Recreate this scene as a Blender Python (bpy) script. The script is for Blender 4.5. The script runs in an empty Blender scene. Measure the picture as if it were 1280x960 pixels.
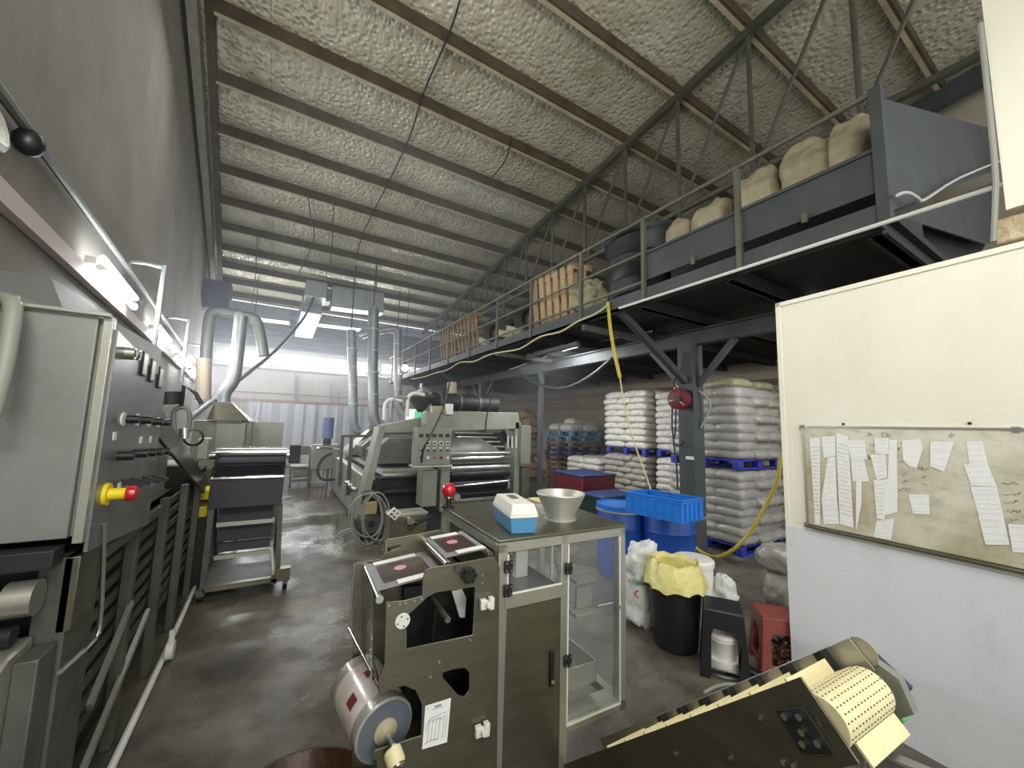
import bpy, math, random
from mathutils import Vector, Matrix, noise
from mathutils.geometry import tessellate_polygon
V = Vector
R = math.radians
rnd = random.Random(7)
SC = bpy.context.scene
COL = SC.collection

# ---------------------------------------------------------------- camera
FOC, YAW, PIT, ROLL, EYE = 481.0, R(30.9), R(6.17), R(1.6), 1.7
FWD = V((math.sin(YAW)*math.cos(PIT), math.cos(YAW)*math.cos(PIT), math.sin(PIT)))
r0 = V((math.cos(YAW), -math.sin(YAW), 0)); u0 = r0.cross(FWD)
RGT = r0*math.cos(ROLL) + u0*math.sin(ROLL)
UPV = RGT.cross(FWD)
CAM = V((0, 0, EYE))
cd = bpy.data.cameras.new('camera'); cam = bpy.data.objects.new('camera', cd); COL.objects.link(cam)
cd.sensor_width = 36; cd.lens = FOC/1280*36; cd.clip_start = .05; cd.clip_end = 200
cam.matrix_world = Matrix((( RGT.x, UPV.x, -FWD.x, 0), (RGT.y, UPV.y, -FWD.y, 0), (RGT.z, UPV.z, -FWD.z, EYE), (0, 0, 0, 1)))
SC.camera = cam

# ---------------------------------------------------------------- light and exposure
SC.view_settings.view_transform = 'Standard'; SC.view_settings.look = 'None'
SC.view_settings.gamma = 1; SC.view_settings.use_curve_mapping = False
SC.view_settings.exposure = EXPOSURE = 0.0
w = bpy.data.worlds.new('sky'); SC.world = w; w.use_nodes = True
bg = w.node_tree.nodes['Background']; bg.inputs[0].default_value = (.93, .96, 1, 1); bg.inputs[1].default_value = 1.7
def area(name, loc, to, sx, sy, e, col=(1, 1, 1)):
    l = bpy.data.lights.new(name, 'AREA'); l.shape = 'RECTANGLE'; l.size = sx; l.size_y = sy; l.energy = e; l.color = col
    o = bpy.data.objects.new(name, l); COL.objects.link(o); o.location = loc
    o.rotation_euler = (V(to)-V(loc)).to_track_quat('-Z', 'Y').to_euler(); return o
area('assumed_doorway_light', (-.2, -5.0, 2.2), (1.2, 3, 1.2), 3.0, 3.4, 110, (1, .99, .95))  # area light for an unseen doorway assumed behind the camera, none is built
area('assumed_overhead_light', (.9, .0, 3.3), (2.2, .3, 0), .25, 1.8, 44, (1, .985, .94))  # unseen lamp assumed over the partition, tuned to its brightness
area('added_roof_uplight', (-.5, -1.0, 3.6), (-.2, 5.5, 7.2), 1.6, .5, 165, (1, .98, .88))  # unseen uplight added to brighten the roof
area('mezzanine_fill_light', (4.3, 5.8, 3.08), (5.6, 5.9, 0), .15, 1.6, 105, (.98, .99, 1))  # fill added to brighten the sacks under the mezzanine
area('mezzanine_inner_fill', (5.2, 1.6, 3.0), (5.8, 3.0, 0.5), .15, 1.0, 40, (.98, .99, 1))  # second added fill, for the wrapped stack by the post
area('hall_daylight', (1.2, 16.44, 3.9), (1.6, 4, 1.2), 6.5, .35, 380, (.93, .96, 1))
area('hall_fill_light', (1.4, 6.0, 6.2), (2.0, 6.2, 0), .3, 5.0, 70, (.97, .98, 1))  # fill added to keep the hall lit, no lamp hangs there

# ---------------------------------------------------------------- a pixel of the photograph met with a plane of the place
def ray(x, y): return FWD + RGT*((x-640)/FOC) - UPV*((y-480)/FOC)
def hit(x, y, p, n):
    d = ray(x, y); return CAM + d*((V(p)-CAM).dot(n)/d.dot(n))
def atX(x, y, X): return hit(x, y, (X, 0, 0), V((1, 0, 0)))
def atY(x, y, Y): return hit(x, y, (0, Y, 0), V((0, 1, 0)))
def atZ(x, y, Z=0): return hit(x, y, (0, 0, Z), V((0, 0, 1)))

# ---------------------------------------------------------------- mesh builder
class MB:
    def __init__(s): s.v = []; s.f = []
    def add(s, vs, fs):
        k = len(s.v); s.v += [V(a) for a in vs]; s.f += [tuple(i+k for i in f) for f in fs]; return s
    def box(s, a, b):
        (x0, y0, z0), (x1, y1, z1) = a, b
        x0, x1 = sorted((x0, x1)); y0, y1 = sorted((y0, y1)); z0, z1 = sorted((z0, z1))
        return s.add([(x0,y0,z0),(x1,y0,z0),(x1,y1,z0),(x0,y1,z0),(x0,y0,z1),(x1,y0,z1),(x1,y1,z1),(x0,y1,z1)],
                     [(0,3,2,1),(4,5,6,7),(0,1,5,4),(1,2,6,5),(2,3,7,6),(3,0,4,7)])
    def obox(s, o, ex, ey, ez):      # corner and three edge vectors
        o, ex, ey, ez = V(o), V(ex), V(ey), V(ez)
        if ex.cross(ey).dot(ez) < 0: ex, ey = ey, ex
        return s.add([o, o+ex, o+ex+ey, o+ey, o+ez, o+ex+ez, o+ex+ey+ez, o+ey+ez],
                     [(0,3,2,1),(4,5,6,7),(0,1,5,4),(1,2,6,5),(2,3,7,6),(3,0,4,7)])
    def bar(s, p, q, w, h=None, up=(0, 0, 1)):
        p, q = V(p), V(q); h = w if h is None else h; d = (q-p).normalized(); up = V(up)
        if abs(d.dot(up)) > .97: up = V((0, 1, 0))
        a = d.cross(up).normalized(); b = a.cross(d).normalized()
        return s.obox(p-a*w/2-b*h/2, q-p, a*w, b*h)
    def cyl(s, p, q, r, n=16, r2=None, caps=True):
        p, q = V(p), V(q); r2 = r if r2 is None else r2; d = (q-p).normalized()
        a = d.orthogonal().normalized(); b = d.cross(a)
        vs = []
        for c, rr in ((p, r), (q, r2)):
            for i in range(n):
                t = 2*math.pi*i/n; vs.append(c + a*rr*math.cos(t) + b*rr*math.sin(t))
        fs = [(i, (i+1) % n, n+(i+1) % n, n+i) for i in range(n)]
        if caps: fs += [tuple(reversed(range(n))), tuple(range(n, 2*n))]
        return s.add(vs, fs)
    def tube(s, pts, r, n=8, smooth=3):
        pts = [V(p) for p in pts]
        if smooth and len(pts) > 2:
            P = [pts[0]]+pts+[pts[-1]]; o = []
            for i in range(1, len(P)-2):
                for k in range(smooth):
                    t = k/smooth; a, b, c, d = P[i-1], P[i], P[i+1], P[i+2]
                    o.append(.5*((2*b)+(c-a)*t+(2*a-5*b+4*c-d)*t*t+(-a+3*b-3*c+d)*t**3))
            o.append(pts[-1]); pts = o
        vs = []; fs = []; m = len(pts); a = None
        for i, p in enumerate(pts):
            d = (pts[min(i+1, m-1)]-pts[max(i-1, 0)])
            d = d.normalized() if d.length > 1e-9 else V((0, 0, 1))
            if a is None: a = d.orthogonal().normalized()
            a = (a-d*a.dot(d)); a = a.normalized() if a.length > 1e-6 else d.orthogonal().normalized()
            b = d.cross(a)
            for k in range(n):
                t = 2*math.pi*k/n; vs.append(p+a*r*math.cos(t)+b*r*math.sin(t))
        for i in range(m-1):
            for k in range(n):
                k2 = (k+1) % n; fs.append((i*n+k, i*n+k2, (i+1)*n+k2, (i+1)*n+k))
        fs += [tuple(reversed(range(n))), tuple(range((m-1)*n, m*n))]
        return s.add(vs, fs)
    def plate(s, outer, vec, holes=()):   # outline (3-D points, one plane) with holes, extruded by vec
        loops = [[V(p) for p in outer]]+[[V(p) for p in h] for h in holes]
        tris = tessellate_polygon(loops); flat = [p for l in loops for p in l]; vec = V(vec); n = len(flat)
        fs = []
        for t in tris:
            a, b, c = (flat[i] for i in t)
            if (b-a).cross(c-a).dot(vec) > 0: t = tuple(reversed(t))
            fs.append(tuple(t)); fs.append(tuple(i+n for i in reversed(t)))
        k = 0
        for l in loops:
            m = len(l)
            for i in range(m): fs.append((k+i, k+(i+1) % m, n+k+(i+1) % m, n+k+i))
            k += m
        return s.add(flat+[p+vec for p in flat], fs)
    def lathe(s, prof, c, axis=(0, 0, 1), n=24):   # prof: (radius, height)
        c = V(c); d = V(axis).normalized(); a = d.orthogonal().normalized(); b = d.cross(a); vs = []; fs = []
        for r, h in prof:
            for i in range(n):
                t = 2*math.pi*i/n; vs.append(c+d*h+a*r*math.cos(t)+b*r*math.sin(t))
        for j in range(len(prof)-1):
            for i in range(n):
                i2 = (i+1) % n; fs.append((j*n+i, j*n+i2, (j+1)*n+i2, (j+1)*n+i))
        return s.add(vs, fs)
    def ball(s, c, r, sx=1, sy=1, sz=1, n=14, m=9, lump=0, seed=0, pw=1.0, crease=0):
        vs = []; fs = []; c = V(c)
        def q(x): return math.copysign(abs(x)**pw, x)
        for j in range(m+1):
            ph = math.pi*j/m-math.pi/2
            for i in range(n):
                t = 2*math.pi*i/n
                p = V((q(math.cos(ph))*q(math.cos(t))*sx, q(math.cos(ph))*q(math.sin(t))*sy, q(math.sin(ph))*sz))*r
                if lump: p += p.normalized()*lump*(noise.noise(p*(2.2/r)+V((seed*3.1, seed*1.7, seed)))+crease*(abs(noise.noise(p*(4.5/r)+V((seed, 2, seed*2))))*1.6-.4))
                vs.append(c+p)
        for j in range(m):
            for i in range(n):
                i2 = (i+1) % n; fs.append((j*n+i, j*n+i2, (j+1)*n+i2, (j+1)*n+i))
        return s.add(vs, fs)
    def build(s, name, m, parent=None, bevel=0, sharp=38, loc=None, mod=None):
        me = bpy.data.meshes.new(name)
        if parent is not None: base = WL[parent.name]
        elif loc is not None: base = V(loc)
        else:
            xs = [p.x for p in s.v]; ys = [p.y for p in s.v]; zs = [p.z for p in s.v]
            base = V(((min(xs)+max(xs))/2, (min(ys)+max(ys))/2, min(zs)))
        own = V((0, 0, 0))
        me.from_pydata([p-base for p in s.v], [], s.f); me.validate(); me.update()
        import bmesh
        b = bmesh.new(); b.from_mesh(me); bmesh.ops.remove_doubles(b, verts=b.verts, dist=1e-6)
        bmesh.ops.recalc_face_normals(b, faces=b.faces); b.to_mesh(me); b.free()
        me.polygons.foreach_set('use_smooth', [True]*len(me.polygons)); me.set_sharp_from_angle(angle=R(sharp))
        me.materials.append(m)
        o = bpy.data.objects.new(name, me); COL.objects.link(o)
        if parent is not None: o.parent = parent; WL[o.name] = base
        else: o.location = base; WL[o.name] = base
        if bevel:
            bm = o.modifiers.new('bevel', 'BEVEL'); bm.width = bevel; bm.segments = 2; bm.limit_method = 'ANGLE'; bm.angle_limit = R(40)
        return o
WL = {}
def tag(o, label=None, cat=None, group=None, kind=None):
    if label: o['label'] = label
    if cat: o['category'] = cat
    if group: o['group'] = group
    if kind: o['kind'] = kind
    return o
def thing(name, label, cat, loc=(0, 0, 0), group=None):
    o = bpy.data.objects.new(name, None); COL.objects.link(o); o.empty_display_size = .1
    o.location = loc; WL[o.name] = V(loc); return tag(o, label, cat, group)
def struct(mb, name, m, bevel=0): return tag(mb.build(name, m, bevel=bevel), kind='structure')
KIDS = {}
def dup(o, loc, rz=0, label=None, group=None, scale=None, rx=0, ry=0):
    if o.name not in KIDS: KIDS[o.name] = [(c, list(c.children)) for c in o.children]
    c = o.copy(); COL.objects.link(c); c.location = loc; c.rotation_euler = (rx, ry, rz)
    if scale: c.scale = scale
    if label: c['label'] = label
    if group: c['group'] = group
    for ch, gs in KIDS[o.name]:
        k = ch.copy(); COL.objects.link(k); k.parent = c
        for g in gs:
            d = g.copy(); COL.objects.link(d); d.parent = k
    return c

# ---------------------------------------------------------------- materials
def lin(c): return tuple(((x/255)/12.92 if x/255 <= .04045 else ((x/255+.055)/1.055)**2.4) for x in c)+(1,)
def mat(name, col, rough=.5, metal=0, col2=None, scale=3, amt=.5, bump=0, bscale=25, rough2=None, stretch=(1, 1, 1), detail=6, emit=0, coat=0, spec=None):
    m = bpy.data.materials.new(name); m.use_nodes = True; nt = m.node_tree; N = nt.nodes; L = nt.links
    b = N['Principled BSDF']; b.inputs['Base Color'].default_value = lin(col); b.inputs['Roughness'].default_value = rough
    b.inputs['Metallic'].default_value = metal
    if spec is not None: b.inputs['Specular IOR Level'].default_value = spec
    if coat: b.inputs['Coat Weight'].default_value = coat; b.inputs['Coat Roughness'].default_value = .15
    if emit: b.inputs['Emission Color'].default_value = lin(col); b.inputs['Emission Strength'].default_value = emit
    if col2 or bump or rough2 is not None:
        tc = N.new('ShaderNodeTexCoord'); mp = N.new('ShaderNodeMapping'); mp.inputs['Scale'].default_value = stretch
        L.new(tc.outputs['Object'], mp.inputs['Vector'])
        nz = N.new('ShaderNodeTexNoise'); nz.inputs['Scale'].default_value = scale; nz.inputs['Detail'].default_value = detail
        nz.inputs['Roughness'].default_value = .62; L.new(mp.outputs[0], nz.inputs['Vector'])
        rp = N.new('ShaderNodeMapRange'); rp.inputs['From Min'].default_value = .5-.25; rp.inputs['From Max'].default_value = .5+.25
        L.new(nz.outputs['Fac'], rp.inputs['Value'])
        if col2:
            mx = N.new('ShaderNodeMix'); mx.data_type = 'RGBA'
            mx.inputs['A'].default_value = lin(col); c2 = lin(col2); c1 = lin(col)
            mx.inputs['B'].default_value = tuple(c1[i]+(c2[i]-c1[i])*min(1, amt*1.6) for i in range(3))+(1,)
            L.new(rp.outputs[0], mx.inputs['Factor']); L.new(mx.outputs['Result'], b.inputs['Base Color'])
        if rough2 is not None:
            r2 = N.new('ShaderNodeMapRange'); r2.inputs['To Min'].default_value = rough; r2.inputs['To Max'].default_value = rough2
            L.new(rp.outputs[0], r2.inputs['Value']); L.new(r2.outputs[0], b.inputs['Roughness'])
        if bump:
            n2 = N.new('ShaderNodeTexNoise'); n2.inputs['Scale'].default_value = bscale; n2.inputs['Detail'].default_value = 4
            L.new(mp.outputs[0], n2.inputs['Vector'])
            bp = N.new('ShaderNodeBump'); bp.inputs['Strength'].default_value = bump; bp.inputs['Distance'].default_value = .02
            L.new(n2.outputs['Fac'], bp.inputs['Height']); L.new(bp.outputs[0], b.inputs['Normal'])
    return m
M = {}
M['steel'] = mat('stainless_steel', (132, 130, 112), .32, .85, (96, 94, 76), 2.2, .6, .04, 60, .44, (1, 1, 6))
M['steel_lt'] = mat('bright_stainless', (196, 196, 186), .3, .8, (160, 160, 146), 3, .5, .03, 50, .42)
M['steel_dk'] = mat('dull_dark_steel', (104, 104, 98), .45, .4, (64, 64, 58), 3, .6, .06, 40, .6)
M['chrome'] = mat('chrome_roller', (225, 225, 225), .14, 1.0)
M['zinc'] = mat('galvanised_duct', (172, 176, 178), .42, .55, (136, 140, 142), 5, .6, .05, 30)
M['machine_grey'] = mat('machine_paint_grey', (146, 148, 136), .5, .25, (116, 118, 104), 2.5, .6, .03, 40)
M['machine_dark'] = mat('machine_interior_dark', (48, 49, 48), .55, .3, (28, 28, 28), 4, .6)
M['mezz'] = mat('grey_blue_steel_paint', (74, 79, 80), .6, .1, (56, 59, 58), 2.5, .7, .05, 30)
M['mezz_dk'] = mat('dark_steel_joist', (44, 44, 42), .7, .1, (26, 26, 24), 3, .6)
M['rail'] = mat('olive_grey_steel_tube', (104, 104, 92), .55, .2, (78, 78, 66), 3, .6)
M['truss'] = mat('truss_steel', (88, 88, 76), .6, .15, (62, 62, 52), 2, .6)
M['black'] = mat('black_plastic', (24, 24, 25), .42)
M['rubber'] = mat('black_rubber', (22, 22, 22), .8)
M['dark_belt'] = mat('dark_blue_grey_belt', (30, 32, 38), .6, 0, (20, 22, 26), 6, .5)
M['white_pl'] = mat('white_plastic', (226, 224, 216), .5, 0, (196, 190, 176), 5, .4)
M['paper'] = mat('white_paper', (232, 232, 228), .8, 0, (206, 206, 202), 30, .4)
M['cream_belt'] = mat('cream_belt', (226, 216, 172), .5, 0, (204, 192, 146), 8, .4)
M['blue_pl'] = mat('blue_plastic', (30, 118, 208), .42, 0, (22, 94, 176), 4, .5)
M['blue_drum'] = mat('blue_drum_plastic', (26, 82, 170), .4, 0, (20, 60, 130), 4, .5)
M['blue_lt'] = mat('light_blue_plastic', (104, 158, 190), .5, 0, (78, 130, 164), 4, .5)
M['blue_pal'] = mat('royal_blue_pallet', (52, 66, 176), .5, 0, (36, 46, 132), 5, .5)
M['blue_nv'] = mat('navy_pallet', (46, 62, 104), .55, 0, (30, 40, 74), 5, .5)
M['maroon'] = mat('maroon_plastic', (112, 34, 44), .5, 0, (80, 24, 32), 4, .5)
M['wood'] = mat('pallet_wood', (150, 122, 82), .75, 0, (104, 80, 50), 4, .7, .2, 40, None, (1, 8, 8))
M['wood_lt'] = mat('fresh_timber', (186, 164, 126), .7, 0, (146, 120, 84), 4, .6, .2, 40, None, (8, 8, 1))
M['card'] = mat('brown_cardboard', (170, 142, 102), .85, 0, (140, 114, 80), 6, .5)
M['sack'] = mat('white_sack_film', (226, 224, 216), .3, 0, (166, 161, 150), 7, .55, .35, 14, .5, (1, 1, 2), coat=.25)
M['sack_dirty'] = mat('grey_sack_film', (172, 168, 158), .3, 0, (128, 124, 114), 7, .6, .4, 14, .5, coat=.3)
M['sack_green'] = mat('pale_green_sack', (158, 156, 124), .45, 0, (116, 114, 84), 6, .6, .4, 14)
M['sack_tan'] = mat('tan_sack', (176, 168, 140), .6, 0, (132, 122, 94), 6, .6, .4, 14)
M['bag_white'] = mat('thin_white_bag', (222, 222, 218), .3, 0, (180, 180, 176), 9, .5, .8, 12)
M['bag_yellow'] = mat('yellow_liner_bag', (226, 218, 150), .35, 0, (196, 184, 104), 9, .6, .9, 14)
M['red'] = mat('red_plastic', (176, 24, 36), .25, coat=.4)
M['red_reel'] = mat('dark_red_enamel', (112, 30, 34), .4, 0, (72, 20, 24), 6, .6)
M['orange_red'] = mat('worn_red_stool_plastic', (142, 66, 52), .55, 0, (104, 46, 36), 7, .6)
M['yellow'] = mat('yellow_plastic', (222, 196, 30), .4)
M['hose_y'] = mat('yellow_hose', (198, 176, 60), .45, 0, (160, 140, 50), 8, .4)
M['hose_c'] = mat('pale_yellow_cable', (196, 188, 136), .55)
M['cable_g'] = mat('grey_cable', (136, 138, 128), .5)
M['cable_b'] = mat('black_cable', (30, 30, 30), .5)
M['pipe_w'] = mat('white_conduit', (214, 214, 206), .45)
M['pipe_g'] = mat('grey_pipe', (120, 122, 120), .5, .2)
M['orange'] = mat('orange_pipe_paint', (186, 122, 92), .6, 0, (150, 96, 76), 4, .5)
M['rust'] = mat('rusty_brown_paint', (96, 62, 36), .35, .2, (48, 32, 20), 3, .8, .2, 20)
M['green'] = mat('green_fabric', (112, 178, 120), .6)
M['navy'] = mat('navy_cloth', (52, 58, 88), .8)
M['grey_tub'] = mat('grey_plastic_tub', (128, 128, 120), .5, 0, (104, 104, 96), 4, .5)
M['pad_white'] = mat('white_nylon_block', (206, 206, 198), .45)
M['tyre'] = mat('tyre_rubber', (46, 46, 44), .85, 0, (30, 30, 30), 6, .5, .3, 20)
M['tank'] = mat('black_tank_plastic', (14, 14, 15), .5, 0, (9, 9, 10), 3, .5)
M['brick'] = mat('rough_cream_plaster', (206, 192, 160), .9, 0, (150, 132, 100), 14, .8, .8, 30)
M['tube'] = mat('fluorescent_tube_glow', (246, 250, 255), .4, emit=30)
def glassy(name, col, alpha, rough=.05):
    m = bpy.data.materials.new(name); m.use_nodes = True; nt = m.node_tree; N = nt.nodes; L = nt.links
    b = N['Principled BSDF']; b.inputs['Base Color'].default_value = lin(col); b.inputs['Roughness'].default_value = rough
    t = N.new('ShaderNodeBsdfTransparent'); mx = N.new('ShaderNodeMixShader'); mx.inputs[0].default_value = alpha
    L.new(t.outputs[0], mx.inputs[1]); L.new(b.outputs[0], mx.inputs[2]); L.new(mx.outputs[0], N['Material Output'].inputs['Surface'])
    return m
M['acrylic'] = glassy('clear_acrylic', (190, 198, 200), .06)
M['film'] = glassy('clear_film', (170, 168, 172), .55, .12)
M['film_dk'] = mat('dark_printed_film', (62, 54, 54), .15, 0, (40, 34, 36), 6, .5, coat=.5)
M['film_edge'] = mat('dark_plastic_film_web', (74, 72, 68), .16, 0, (48, 46, 44), 5, .6, .1, 8, coat=.5)
# ================================================================ THE SHELL
def node_mat(name):
    m = bpy.data.materials.new(name); m.use_nodes = True
    return m, m.node_tree.nodes, m.node_tree.links, m.node_tree.nodes['Principled BSDF']
def mixc(N, L, fac, a, b):
    mx = N.new('ShaderNodeMix'); mx.data_type = 'RGBA'; L.new(fac, mx.inputs['Factor'])
    for k, s in (('A', a), ('B', b)):
        if isinstance(s, tuple): mx.inputs[k].default_value = lin(s)
        else: L.new(s, mx.inputs[k])
    return mx.outputs['Result']
def rng(N, L, val, a, b, c=0, d=1):
    r = N.new('ShaderNodeMapRange'); L.new(val, r.inputs['Value'])
    for k, x in zip(('From Min', 'From Max', 'To Min', 'To Max'), (a, b, c, d)): r.inputs[k].default_value = x
    return r.outputs[0]
def noi(N, L, vec, sc, det=6, st=None, ro=.6):
    if st:
        mp = N.new('ShaderNodeMapping'); mp.inputs['Scale'].default_value = st; L.new(vec, mp.inputs['Vector']); vec = mp.outputs[0]
    n = N.new('ShaderNodeTexNoise'); n.inputs['Scale'].default_value = sc; n.inputs['Detail'].default_value = det; n.inputs['Roughness'].default_value = ro
    L.new(vec, n.inputs['Vector']); return n.outputs['Fac']
# floor: worn, wet concrete with smooth puddled patches
m, N, L, B = node_mat('wet_worn_concrete'); tc = N.new('ShaderNodeTexCoord').outputs['Object']
n1 = noi(N, L, tc, .55, 8); n2 = noi(N, L, tc, 3.2, 8); n3 = noi(N, L, tc, 14, 6)
c = mixc(N, L, rng(N, L, n2, .35, .68), (60, 57, 50), (112, 106, 92))
c = mixc(N, L, rng(N, L, n1, .46, .62), c, (92, 86, 72)); c = mixc(N, L, rng(N, L, n3, .6, .75, 0, .5), c, (38, 37, 34))
L.new(c, B.inputs['Base Color']); L.new(rng(N, L, n1, .42, .56, .55, .1), B.inputs['Roughness'])
bp = N.new('ShaderNodeBump'); bp.inputs['Strength'].default_value = .3; bp.inputs['Distance'].default_value = .01
L.new(noi(N, L, tc, 9, 8), bp.inputs['Height']); L.new(bp.outputs[0], B.inputs['Normal'])
M['floor'] = m
# plaster walls
def plaster(name, a, b, sc=.6, stain=(90, 84, 66), sa=.35):
    m, N, L, B = node_mat(name); tc = N.new('ShaderNodeTexCoord').outputs['Object']
    c = mixc(N, L, rng(N, L, noi(N, L, tc, sc, 8), .35, .65), a, b)
    c = mixc(N, L, rng(N, L, noi(N, L, tc, sc*4, 8, (1, 1, .25)), .56, .8, 0, sa), c, stain)
    L.new(c, B.inputs['Base Color']); B.inputs['Roughness'].default_value = .8
    bp = N.new('ShaderNodeBump'); bp.inputs['Strength'].default_value = .15; bp.inputs['Distance'].default_value = .01
    L.new(noi(N, L, tc, 40), bp.inputs['Height']); L.new(bp.outputs[0], B.inputs['Normal']); return m
M['wall'] = plaster('grey_plaster', (150, 147, 138), (126, 122, 112))
M['wall_b'] = plaster('pale_plaster', (206, 200, 188), (188, 182, 170))
M['wall_r'] = plaster('dim_cream_plaster', (176, 166, 148), (150, 140, 122))
M['board_up'] = plaster('cream_board', (226, 224, 208), (219, 216, 198), 1.5, (206, 198, 170), .25)
M['board_lo'] = plaster('pale_grey_board', (214, 215, 218), (206, 207, 210), 1.5, (160, 158, 158), .3)
# roof: dimpled foil insulation in strips, water stained
m, N, L, B = node_mat('foil_roof_insulation'); tc = N.new('ShaderNodeTexCoord').outputs['Object']
c = mixc(N, L, rng(N, L, noi(N, L, tc, .8, 8, (1, 1.6, 1)), .35, .65), (222, 218, 196), (192, 188, 164))
c = mixc(N, L, rng(N, L, noi(N, L, tc, 1.4, 8, (1, .6, 1)), .56, .72, 0, .55), c, (128, 112, 70))
sx = N.new('ShaderNodeSeparateXYZ'); L.new(tc, sx.inputs[0])
md = N.new('ShaderNodeMath'); md.operation = 'PINGPONG'; md.inputs[1].default_value = .62; L.new(sx.outputs['X'], md.inputs[0])
lt = N.new('ShaderNodeMath'); lt.operation = 'LESS_THAN'; lt.inputs[1].default_value = .008; L.new(md.outputs[0], lt.inputs[0])
c = mixc(N, L, rng(N, L, lt.outputs[0], 0, 1, 0, .4), c, (120, 112, 86))
L.new(c, B.inputs['Base Color']); B.inputs['Roughness'].default_value = .34; B.inputs['Metallic'].default_value = .3
vo = N.new('ShaderNodeTexVoronoi'); vo.inputs['Scale'].default_value = 13; L.new(tc, vo.inputs['Vector'])
wr = noi(N, L, tc, 6, 6, (1, .12, 1)); ad = N.new('ShaderNodeMath'); ad.operation = 'ADD'; L.new(rng(N, L, vo.outputs['Distance'], 0, .6, 0, .6), ad.inputs[0]); L.new(wr, ad.inputs[1])
bp = N.new('ShaderNodeBump'); bp.inputs['Strength'].default_value = .7; bp.inputs['Distance'].default_value = .05
L.new(ad.outputs[0], bp.inputs['Height']); L.new(bp.outputs[0], B.inputs['Normal'])
M['foil'] = m
M['purlin'] = mat('stained_shaded_purlin_steel', (92, 82, 60), .7, .1, (50, 43, 30), 2.5, .8)  # web tone holds stain and painted-in shade together
M['flange'] = mat('pale_purlin_flange', (206, 196, 164), .6, .1, (150, 134, 100), 2.5, .8)  # same purlin in a paler tone, bright lower line put into the colour
M['eave'] = mat('pale_eave_trim', (150, 148, 130), .6, .1, (120, 116, 96), 4, .6)
M['louver'] = mat('blue_grey_louvre', (104, 110, 132), .55, .1, (76, 82, 104), 3, .5)

ORD = ['first', 'second', 'third', 'fourth', 'fifth', 'sixth', 'seventh', 'eighth', 'ninth', 'tenth', 'eleventh', 'twelfth', 'thirteenth', 'fourteenth', 'fifteenth', 'sixteenth', 'seventeenth', 'eighteenth']
struct(MB().box((-4, -6, -.12), (10, 18, 0)), 'floor', M['floor'])
RZ = lambda y: 7.66-.11*y
def roofhit(x, y, d=0): return hit(x, y, (0, 0, 7.66-d), V((0, .11, 1)))
struct(MB().add([(-3, -2.5, RZ(-2.5)), (9.4, -2.5, RZ(-2.5)), (9.4, 16.4, RZ(16.4)), (-3, 16.4, RZ(16.4)),
                 (-3, -2.5, RZ(-2.5)+.12), (9.4, -2.5, RZ(-2.5)+.12), (9.4, 16.4, RZ(16.4)+.12), (-3, 16.4, RZ(16.4)+.12)],
                [(0,1,2,3),(7,6,5,4),(0,4,5,1),(1,5,6,2),(2,6,7,3),(3,7,4,0)]), 'ceiling', M['foil'])
WX = lambda y: -.97-.082*y
WN = V((1, .082, 0)).normalized()
def atW(x, y, off=0): return hit(x, y, V((WX(0), 0, 0))+WN*off, WN)
def onW(y, z, off=0): return V((WX(y)+off, y, z))
struct(MB().add([(WX(-3), -3, 0), (WX(16.5), 16.5, 0), (WX(16.5), 16.5, 6), (WX(-3), -3, 8.1),
                 (WX(-3)-.2, -3, 0), (WX(16.5)-.2, 16.5, 0), (WX(16.5)-.2, 16.5, 6), (WX(-3)-.2, -3, 8.1)],
                [(0,1,2,3),(7,6,5,4),(0,4,5,1),(1,5,6,2),(2,6,7,3),(3,7,4,0)]), 'wall_left', M['wall'])
t = MB(); t.bar((WX(-2.5)+.12, -2.5, RZ(-2.5)-.26), (WX(16.4)+.12, 16.4, RZ(16.4)-.26), .1, .2); struct(t, 'trim_1', M['eave'])
t = MB(); t.bar((WX(-2.5)+.27, -2.5, RZ(-2.5)-.1), (WX(16.4)+.27, 16.4, RZ(16.4)-.1), .1, .16); struct(t, 'trim_2', M['purlin'])
# back wall with a strip of openings below the louvred upper part
ZB0, ZB1 = 3.72, 4.12
struct(MB().box((-2.9, 16.5, 0), (9.4, 16.7, ZB0)), 'wall_back', M['wall_b'])
open_spans = [(-1.2, .15), (.55, 1.05), (1.15, 3.15), (3.5, 4.1), (4.6, 5.4), (6.4, 7.2)]
b = MB(); x = -2.9
for a0, a1 in open_spans: b.box((x, 16.5, ZB0), (a0, 16.68, ZB1)); x = a1
b.box((x, 16.5, ZB0), (9.4, 16.68, ZB1)); b.box((-2.9, 16.5, ZB1), (9.4, 16.68, 4.3))
struct(b, 'trim_3', M['wall_b'])
for i, (a0, a1) in enumerate(open_spans):
    f = MB(); k = max(1, int((a1-a0)/.45))
    for j in range(1, k+1):
        if j < k: f.box((a0+(a1-a0)*j/k-.015, 16.56, ZB0), (a0+(a1-a0)*j/k+.015, 16.6, ZB1))
    f.box((a0, 16.56, ZB0+.19), (a1, 16.6, ZB0+.21)); struct(f, 'window_%d' % (i+1), M['rail'])
b = MB(); z = 4.3
for i in range(7):
    b.add([(-2.9, 16.45, z), (9.4, 16.45, z), (9.4, 16.72, z+.2), (-2.9, 16.72, z+.2), (-2.9, 16.47, z-.02), (9.4, 16.47, z-.02), (9.4, 16.74, z+.18), (-2.9, 16.74, z+.18)],
          [(0,1,2,3),(7,6,5,4),(0,4,5,1),(1,5,6,2),(2,6,7,3),(3,7,4,0)]); z += (.2 if i in (1, 4) else .186)
b.box((-2.9, 16.73, 4.3), (9.4, 16.78, 4.86)); b.box((-2.9, 16.73, 4.89), (9.4, 16.78, 5.9))
struct(b, 'wall_back_louvre', M['louver'])
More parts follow.
